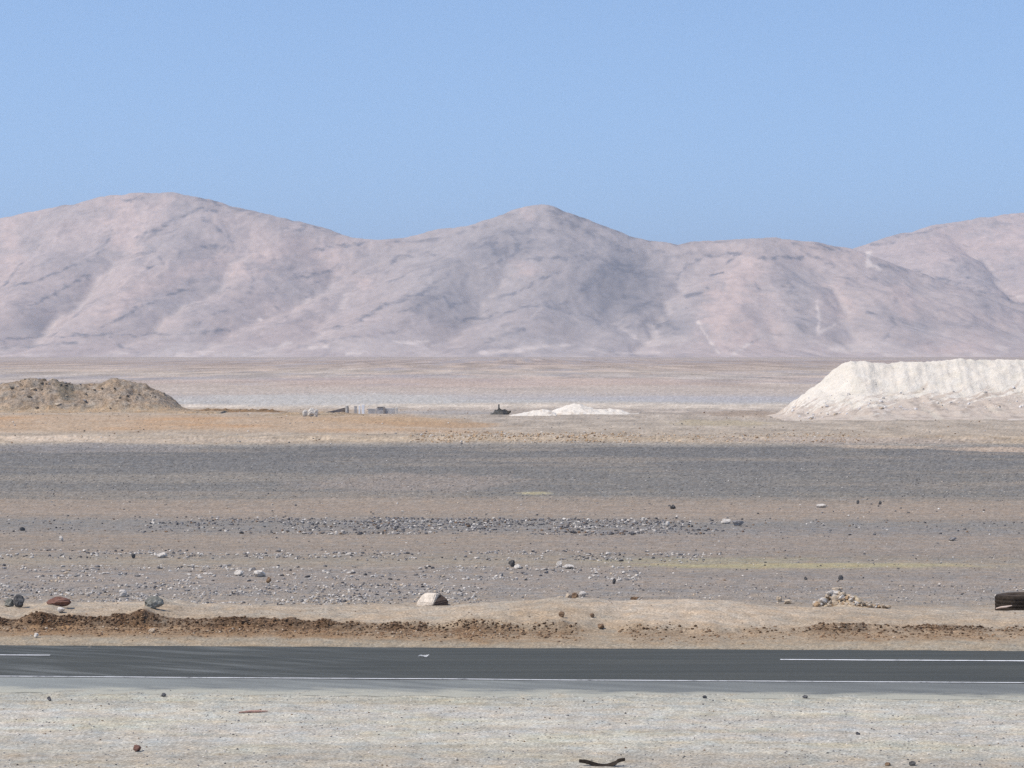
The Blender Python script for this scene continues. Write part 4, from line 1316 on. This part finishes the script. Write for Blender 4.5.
    for i, (px, py0, py, sz) in enumerate(pile):
        D = 65.2 + 0.9 * (py0 - py) / 20 + rn.uniform(-0.15, 0.15)
        x = (px - 512) / F * D
        z = CAMZ - (py - HOR) / F * D
        z = max(z, float(H(x, D)) + 0.01)
        tone = rn.choices(['tan', 'pale', 'ochre'], [6, 2.5, 1.5])[0]
        o = bpy.data.objects.new('stone', shape_mesh(rn.randrange(10), tone))
        COL.objects.link(o)
        o.location = (x, D, z)
        w = sz / F * D
        o.scale = (w * 1.25, w, w)
        o.rotation_euler = (rn.uniform(-.6, .6), rn.uniform(-.6, .6), rn.uniform(0, 6))
        nm = {'tan': 'tan', 'pale': 'cream white', 'ochre': 'ochre'}[tone]
        tag(o, 'broken %s chunk in the rubble pile on the bank' % nm, 'stone', '%s chunks of the rubble pile' % nm)
    # truck tyre lying flat at the right edge
    rub = plain_mat('old_rubber', (0.028, 0.022, 0.017), 14, 0.35, 0.75, 0.01, (0.042, 0.032, 0.024), spec=0.05)
    dust = plain_mat('dusty_rubber', (0.09, 0.065, 0.045), 9, 0.4, 0.9, 0.01, (0.035, 0.028, 0.022))
    D = 65.0
    R, hh = 0.56, 0.43
    cx = (998 - 512) / F * D + R
    root = bpy.data.objects.new('truck_tyre', None)
    COL.objects.link(root)
    cy = D + 0.35
    root.location = (cx, cy, min(float(H(cx, cy)), float(H(cx - 0.3, cy - 0.4))) - 0.03)
    root.rotation_euler = (0, math.radians(-1.5), 0)
    tag(root, 'old dark truck tyre lying on its side behind the bank at the right edge', 'tyre')
    seg = 96

    def lathe(name, prof, mat, grooves=False):
        V, Fc = [], []
        for i in range(seg):
            a = 2 * math.pi * i / seg
            for j, (r, z) in enumerate(prof):
                rr = r
                if grooves and 0.06 < z < hh - 0.06 and r > R - 0.03 and (i % 4 == 0):
                    rr = r - 0.008
                V.append((rr * math.cos(a), rr * math.sin(a), z))
        k = len(prof)
        for i in range(seg):
            for j in range(k - 1):
                Fc.append((i * k + j, ((i + 1) % seg) * k + j, ((i + 1) % seg) * k + j + 1, i * k + j + 1))
        return link(name, np_mesh(name, V, Fc), mat, root)
    lathe('tread', [(R - 0.055, 0.012), (R - 0.02, 0.03), (R, 0.07), (R, 0.13), (R - 0.007, 0.14), (R - 0.007, 0.155), (R, 0.165), (R, 0.21), (R - 0.007, 0.22), (R - 0.007, 0.235), (R, 0.245), (R, 0.30), (R - 0.007, 0.31), (R - 0.007, 0.325), (R, 0.335), (R, hh - 0.07), (R - 0.02, hh - 0.03), (R - 0.055, hh - 0.012)], rub, True)
    for z0, sgn in ((0.012, -1), (hh - 0.012, 1)):
        lathe('sidewall', [(R - 0.056, z0), (R - 0.12, z0 + 0.012 * sgn), (R - 0.2, z0 + 0.01 * sgn), (R - 0.27, z0 - 0.03 * sgn), (R - 0.285, z0 - 0.06 * sgn)], dust)
    lathe('inner_liner', [(R - 0.285, 0.072), (R - 0.2, 0.05), (R - 0.07, 0.10), (R - 0.05, hh / 2), (R - 0.07, hh - 0.10), (R - 0.2, hh - 0.05), (R - 0.285, hh - 0.072)], rub)
    # stick by the tyre
    def stick(name, pts, r, mat, label, cat, sub=None, parent=None):
        cu = bpy.data.curves.new(name, 'CURVE')
        cu.dimensions = '3D'
        cu.bevel_depth = r
        cu.bevel_resolution = 2
        sp = cu.splines.new('POLY')
        sp.points.add(len(pts) - 1)
        for p, q in zip(sp.points, pts):
            p.co = (*q, 1)
            p.radius = 1
        sp.points[0].radius = 0.6
        sp.points[-1].radius = 0.4
        tmp = bpy.data.objects.new(name, cu)
        COL.objects.link(tmp)
        dg = bpy.context.evaluated_depsgraph_get()
        me = bpy.data.meshes.new_from_object(tmp.evaluated_get(dg))
        bpy.data.objects.remove(tmp)
        for p in me.polygons:
            p.use_smooth = True
        me.materials.clear()
        o = link(name, me, mat, parent)
        if label:
            tag(o, label, cat)
        return o
    wood = plain_mat('bleached_wood', (0.62, 0.5, 0.42), 20, 0.25, 0.8, 0.004, (0.5, 0.38, 0.3))
    D = 66.9

    def gp(px, py, lift=0.0):
        d = G(py)
        for _ in range(14):
            x = (px - 512) / F * d
            d = 0.5 * d + 0.5 * (CAMZ - float(H(x, d)) - lift) * F / (py - HOR)
        x = (px - 512) / F * d
        return (x, d, float(H(x, d)) + lift)
    stick('stick', [P(996, 608.5, 64.8), P(1001, 607.3, 64.75), P(1006, 606.8, 64.7), P(1012, 605.6, 64.7)], 0.022, wood, 'pale bleached stick leaning at the foot of the tyre', 'stick')
    red = plain_mat('reddish_wood', (0.5, 0.28, 0.22), 20, 0.25, 0.8, 0.004, (0.42, 0.26, 0.2))
    stick('stick', [gp(239, 712.5, 0.02), gp(250, 711.5, 0.022), gp(258, 711.5, 0.02), gp(268, 711, 0.02)], 0.02, red, 'thin reddish stick lying on the pale gravel lot', 'stick')
    twig = plain_mat('dry_twig', (0.18, 0.13, 0.09), 20, 0.3, 0.8, 0.003)
    stick('twig', [gp(630, 603, 0.02), gp(638, 600.5, 0.05), gp(643, 597, 0.12)], 0.012, twig, 'dark bent twig on the crest of the tan bank', 'twig')
    # strip of burst tyre at the bottom edge
    b0 = gp(601, 766, 0.0)
    bm = bmesh.new()
    n = 26
    rows = []
    for i in range(n):
        t = i / (n - 1)
        px = 579 + 46 * t
        xx = (px - 601) / F * b0[1]
        lift = 0.018 + 0.055 * (2 * t - 1) ** 2 + 0.018 * math.sin(t * 9) + (0.02 if t > 0.8 else 0)
        wd = 0.06 * math.sin(math.pi * min(max(t, 0.02), 0.98)) ** 0.8 * (1 + 0.3 * math.sin(t * 17)) + 0.004
        yy = 0.03 * math.sin(t * 5)
        rows.append([bm.verts.new((xx, yy + wd * u, lift + 0.02 * (1 - u * u) + (0.02 * u))) for u in (-1, -0.4, 0.4, 1)] +
                    [bm.verts.new((xx, yy + wd * u * 0.95, lift - 0.016 * math.sin(math.pi * min(max(t, 0.06), 0.94)) + 0.02 * (1 - u * u) + 0.02 * u)) for u in (1, 0.4, -0.4, -1)])
    for r0, r1 in zip(rows[:-1], rows[1:]):
        for j in range(8):
            bm.faces.new((r0[j], r1[j], r1[(j + 1) % 8], r0[(j + 1) % 8]))
    bm.faces.new(rows[0][::-1])
    bm.faces.new(rows[-1])
    bmesh.ops.recalc_face_normals(bm, faces=bm.faces)
    me = bpy.data.meshes.new('tyre_scrap')
    bm.to_mesh(me)
    bm.free()
    tag(link('tyre_scrap', me, rub, loc=b0), 'curled black strip of burst tyre on the gravel at the bottom edge', 'tyre scrap')
    # chips
    rock('stone', 136, 752, 10, 6, 'dark', 61, 'dark brown stone alone on the pale gravel lot', mat=rusty, cat='stone')
    rock('stone', 90, 650, 9, 2.6, 'tan', 62, 'cream chip on the far edge of the asphalt', cat='stone', depth=0.5)
    rock('stone', 652, 689, 4, 3, 'pale', 63, 'tiny white pebble on the paved shoulder', cat='stone')
    rock('stone', 49, 701, 5, 4, 'dark', 64, 'dark pebble at the left of the gravel lot edge', cat='stone')
    rock('stone', 163, 697, 6, 3.5, 'dark', 65, 'dark pebble at the shoulder edge left of the reddish stick', cat='stone')
    rock('stone', 913, 766, 8, 4, 'dark', 66, 'dark stone on the gravel lot near the bottom right', mat=black, cat='stone')
    rock('stone', 888, 766, 6, 4, 'brown', 67, 'brown stone near the bottom, left of a dark stone', cat='stone')
    rock('stone', 858, 735, 5, 3.5, 'dark', 68, 'small dark pebble in the middle of the right gravel lot', cat='stone')
    rock('stone', 805, 698.5, 6, 3, 'dark', 69, 'dark pebble at the shoulder edge on the right', cat='stone')
    rock('stone', 705, 698.5, 5, 3, 'dark', 70, 'dark pebble at the shoulder edge right of the middle', cat='stone')
    # paper scrap on the asphalt
    white = plain_mat('scrap_paper', (0.78, 0.78, 0.76), 12, 0.08, 0.7, 0.002)
    pz = (422 - 512) / F * 55.4
    bm = bmesh.new()
    g = [[bm.verts.new((0.17 * (i / 5 - 0.5) + 0.02 * j, 0.05 * (j / 3 - 0.5) * 2 + 0.03 * math.sin(i), 0.004 + 0.008 * j + 0.010 * math.sin(i * 0.9 + j))) for i in range(6)] for j in range(4)]
    for j in range(3):
        for i in range(5):
            bm.faces.new((g[j][i], g[j][i + 1], g[j + 1][i + 1], g[j + 1][i]))
    r = bmesh.ops.solidify(bm, geom=bm.faces[:], thickness=0.003)
    me = bpy.data.meshes.new('paper_scrap')
    bm.to_mesh(me)
    bm.free()
    tag(link('paper_scrap', me, white, loc=(pz, 55.45, 0.042)), 'crumpled white paper scrap on the dark asphalt', 'paper')

    # ---- ruined low walls far out on the plain
    conc = plain_mat('weathered_concrete', (0.46, 0.44, 0.42), 3, 0.3, 0.9, 0.03, (0.36, 0.345, 0.33))
    dconc = plain_mat('dark_concrete', (0.20, 0.18, 0.17), 3, 0.3, 0.9, 0.03, (0.3, 0.27, 0.25))
    beige = plain_mat('beige_rubble', (0.62, 0.58, 0.52), 3, 0.25, 0.9, 0.05, (0.5, 0.46, 0.4))
    wpaint = plain_mat('white_paint', (0.82, 0.82, 0.82), 4, 0.08, 0.6, 0.005, (0.74, 0.74, 0.74))
    D = 268.0

    def box(bm, x0, x1, y0, y1, z0, z1, skew=0.0, seed=0):
        rn_ = random.Random(seed)
        j = lambda: rn_.uniform(-0.02, 0.02)
        vs = [bm.verts.new((x, y + skew * (x - x0), z)) for x, y, z in
              ((x0 + j(), y0, z0), (x1 + j(), y0, z0), (x1 + j(), y1, z0), (x0 + j(), y1, z0), (x0 + j(), y0, z1 + j()), (x1 + j(), y0, z1 + j()), (x1 + j(), y1, z1 + j()), (x0 + j(), y1, z1 + j()))]
        for f in ((0, 3, 2, 1), (4, 5, 6, 7), (0, 1, 5, 4), (1, 2, 6, 5), (2, 3, 7, 6), (3, 0, 4, 7)):
            bm.faces.new([vs[q] for q in f])

    def wx(px):
        return (px - 512) / F * D

    def wz(py):
        return CAMZ - (py - HOR) / F * D

    def prim(name, boxes, mat, parent=None, bev=0.02):
        bm = bmesh.new()
        for i, b_ in enumerate(boxes):
            box(bm, *b_, seed=i)
        bmesh.ops.bevel(bm, geom=bm.edges[:], offset=bev, segments=1, affect='EDGES')
        me = bpy.data.meshes.new(name)
        bm.to_mesh(me)
        bm.free()
        return link(name, me, mat, parent)

    def empty(name, label, cat, x, y, group=None):
        e = bpy.data.objects.new(name, None)
        COL.objects.link(e)
        tag(e, label, cat, group)
        return e
    zb = float(H(wx(350), D)) - 0.1
    # right wall: three slabs between piers
    w = empty('ruined_wall', 'low grey ruined wall of leaning slabs right of the white posts', 'wall', 0, 0)
    prim('slab', [(wx(368), wx(375.5), D, D + 0.2, zb, wz(408.6))], conc, w)
    prim('slab', [(wx(376.2), wx(383.4), D + 0.05, D + 0.25, zb, wz(407.4))], conc, w)
    prim('slab', [(wx(385.2), wx(395), D + 0.02, D + 0.22, zb, wz(408.2))], conc, w)
    prim('pier', [(wx(383.6), wx(385.0), D - 0.1, D + 0.3, zb, wz(406.9))], dconc, w)
    prim('coping', [(wx(377), wx(384.5), D - 0.02, D + 0.32, wz(407.35), wz(406.7))], dconc, w)
    e_ = prim('end_block', [(wx(395.4), wx(397.6), D - 0.1, D + 0.4, zb, wz(407.6))], beige, w)
    # left sloping dark wall
    w = empty('ruined_wall', 'long dark sloping ruined wall between pale rubble and the white posts', 'wall', 0, 0)
    bm = bmesh.new()
    top = [(318, 413.2), (326, 412.0), (334, 410.4), (342, 408.2), (348, 407.0)]
    fr, bk = [], []
    for i, (a_, b_) in enumerate(top):
        yy = D - 0.8 + i * 0.4
        fr.append((bm.verts.new((wx(a_), yy, zb)), bm.verts.new((wx(a_), yy, wz(b_)))))
        bk.append((bm.verts.new((wx(a_), yy + 0.35, zb)), bm.verts.new((wx(a_), yy + 0.35, wz(b_) - 0.02))))
    for i in range(4):
        bm.faces.new((fr[i][0], fr[i + 1][0], fr[i + 1][1], fr[i][1]))
        bm.faces.new((bk[i + 1][0], bk[i][0], bk[i][1], bk[i + 1][1]))
        bm.faces.new((fr[i][1], fr[i + 1][1], bk[i + 1][1], bk[i][1]))
    bm.faces.new((fr[0][0], fr[0][1], bk[0][1], bk[0][0]))
    bm.faces.new((fr[4][1], fr[4][0], bk[4][0], bk[4][1]))
    bmesh.ops.recalc_face_normals(bm, faces=bm.faces)
    me = bpy.data.meshes.new('wall_face')
    bm.to_mesh(me)
    bm.free()
    link('wall_face', me, dconc, w)
    prim('end_pier', [(wx(345.5), wx(347.5), D - 0.3, D + 1.4, zb, wz(405.6))], beige, w)
    tag(prim('marker_post', [(wx(358.6), wx(360.2), D, D + 0.16, zb, wz(405.6))], wpaint), 'thinner white post, left one of the two beside the ruined wall', 'post', 'white posts by the ruined walls')
    tag(prim('marker_post', [(wx(361.6), wx(364.4), D, D + 0.26, zb, wz(404.8))], wpaint), 'broader white post, right one of the two beside the ruined wall', 'post', 'white posts by the ruined walls')
    tag(prim('concrete_block', [(wx(354), wx(356.6), D + 0.3, D + 0.6, zb, wz(406.0))], conc), 'small grey upright block just left of the two white posts', 'block')
    for i, (px, py, ww, hh2) in enumerate([(305, 416, 6, 6), (311, 416, 8, 8), (316, 416.5, 6, 7)]):
        rock('concrete_block', px, py + 0.5, ww, hh2, 'pale', 210 + i, ['left grey chunk of the pale rubble beside the dark sloping wall', 'middle and tallest chunk of the pale rubble by the sloping wall', 'right chunk of the pale rubble touching the sloping wall'][i], mat=beige, cat='block', D=266)
    # dark scrap with a post
    scrap = plain_mat('dark_scrap', (0.13, 0.125, 0.11), 4, 0.4, 0.9, 0.05, (0.24, 0.22, 0.19))
    w = empty('scrap_heap', 'small dark scrap heap with one upright post beside the white streak', 'heap', 0, 0)
    D2 = 270.0
    zg = float(H((500 - 512) / F * D2, D2)) - 0.08
    bm = bmesh.new()
    prof = [(489, 417), (491, 413), (493, 413.4), (495, 410), (497, 410.4), (499, 408), (502, 410.2), (505, 409.6), (508, 411.4), (511, 411), (508, 414), (503, 416.6)]
    rn2 = random.Random(3)
    vf = [bm.verts.new(((a_ - 512) / F * D2, D2 + rn2.uniform(-.2, .2), CAMZ - (b_ - HOR) / F * D2 + 0.05)) for a_, b_ in prof]
    vb = [bm.verts.new(((a_ - 512) / F * D2 + rn2.uniform(-.05, .05), D2 + 0.9 + rn2.uniform(-.2, .2), CAMZ - (b_ - HOR) / F * D2 - 0.12)) for a_, b_ in prof]
    bm.faces.new(vf)
    bm.faces.new(vb[::-1])
    nn = len(prof)
    for i in range(nn):
        bm.faces.new((vf[i], vb[i], vb[(i + 1) % nn], vf[(i + 1) % nn]))
    bmesh.ops.recalc_face_normals(bm, faces=bm.faces)
    bmesh.ops.triangulate(bm, faces=bm.faces)
    me = bpy.data.meshes.new('scrap_body')
    bm.to_mesh(me)
    bm.free()
    link('scrap_body', me, scrap, w)
    prim('post', [((498 - 512) / F * D2, (499.6 - 512) / F * D2, D2 + 0.2, D2 + 0.36, zg, CAMZ - (404.4 - HOR) / F * D2)], scrap, w, 0.01)


# ------------------------------------------------------------------ sky, sun, air, camera
def build_light():
    w = bpy.data.worlds.new('World')
    SC.world = w
    w.use_nodes = True
    nt = w.node_tree
    nt.nodes.clear()
    out = nt.nodes.new('ShaderNodeOutputWorld')
    bg = nt.nodes.new('ShaderNodeBackground')
    sky = nt.nodes.new('ShaderNodeTexSky')
    sky.sky_type = 'NISHITA'
    sky.sun_disc = False
    el, az = math.radians(55), math.radians(-112)      # azimuth from +Y towards +X; the sun stands to the left
    sky.sun_elevation = el
    sky.sun_rotation = az
    sky.altitude = 1500
    sky.air_density = 1.0
    sky.dust_density = 0.3
    sky.ozone_density = 2.5
    tc = nt.nodes.new('ShaderNodeTexCoord')
    mp = nt.nodes.new('ShaderNodeVectorMath')
    mp.operation = 'ADD'
    mp.inputs[1].default_value = (0, 0, SKY_LIFT)
    nt.links.new(tc.outputs['Generated'], mp.inputs[0])
    nm = nt.nodes.new('ShaderNodeVectorMath')
    nm.operation = 'NORMALIZE'
    nt.links.new(mp.outputs[0], nm.inputs[0])
    nt.links.new(nm.outputs[0], sky.inputs[0])
    t = nt.nodes.new('ShaderNodeVectorMath')
    t.operation = 'MULTIPLY'
    t.inputs[1].default_value = SKY_TINT
    nt.links.new(sky.outputs[0], t.inputs[0])
    nt.links.new(t.outputs[0], bg.inputs[0])
    bg.inputs[1].default_value = SKY_STR
    nt.links.new(bg.outputs[0], out.inputs[0])
    L = bpy.data.lights.new('sun', 'SUN')
    L.energy = 3.5
    L.angle = math.radians(0.53)
    L.color = (1.0, 0.92, 0.82)
    o = bpy.data.objects.new('sun', L)
    COL.objects.link(o)
    d = Vector((math.sin(az) * math.cos(el), math.cos(az) * math.cos(el), math.sin(el)))
    o.rotation_euler = d.to_track_quat('Z', 'Y').to_euler()
    # air
    bm = bmesh.new()
    bmesh.ops.create_cube(bm, size=1)
    me = bpy.data.meshes.new('haze')
    bm.to_mesh(me)
    bm.free()
    hz = link('haze', me)
    x0, x1, y0, y1, z0, z1 = -24000, 24000, -500, 20500, -14, 620
    hz.scale = (x1 - x0, y1 - y0, z1 - z0)
    hz.location = ((x0 + x1) / 2, (y0 + y1) / 2, (z0 + z1) / 2)
    m = bpy.data.materials.new('haze')
    m.use_nodes = True
    nt = m.node_tree
    nt.nodes.clear()
    out = nt.nodes.new('ShaderNodeOutputMaterial')
    v = nt.nodes.new('ShaderNodeVolumePrincipled')
    v.inputs['Color'].default_value = HAZE_COL
    v.inputs['Density'].default_value = HAZE_D
    v.inputs['Anisotropy'].default_value = 0.2
    nt.links.new(v.outputs[0], out.inputs['Volume'])
    me.materials.append(m)
    tag(hz, kind='stuff')
    # camera
    cam = bpy.data.cameras.new('camera')
    co = bpy.data.objects.new('camera', cam)
    COL.objects.link(co)
    co.location = (0, 0, CAMZ)
    co.rotation_euler = (math.radians(90), 0, 0)
    cam.sensor_width = 36
    cam.lens = F * 36 / 1024
    cam.shift_y = -(384 - HOR) / 1024
    cam.clip_start = 1
    cam.clip_end = 40000
    SC.camera = co
    SC.view_settings.view_transform = 'Standard'
    SC.view_settings.look = 'None'
    SC.view_settings.exposure = 0.30
    SC.view_settings.gamma = 1
    SC.view_settings.use_curve_mapping = False
    SC.render.engine = 'CYCLES'
    SC.cycles.volume_bounces = 0
    SC.cycles.max_bounces = 4
    SC.cycles.use_denoising = False
    SC.render.filter_size = 1.9
    SC.cycles.pixel_filter_type = 'BLACKMAN_HARRIS'
    SC.cycles.filter_width = 1.5


SKY_LIFT = 0.10
SKY_TINT = (0.955, 0.975, 0.99)
SKY_STR = 0.15
HAZE_D = 7e-5
HAZE_COL = (0.80, 0.87, 1.0, 1)

build_light()
build_ground()
build_road()
build_mountains()
build_heaps()
build_stones()
build_named()
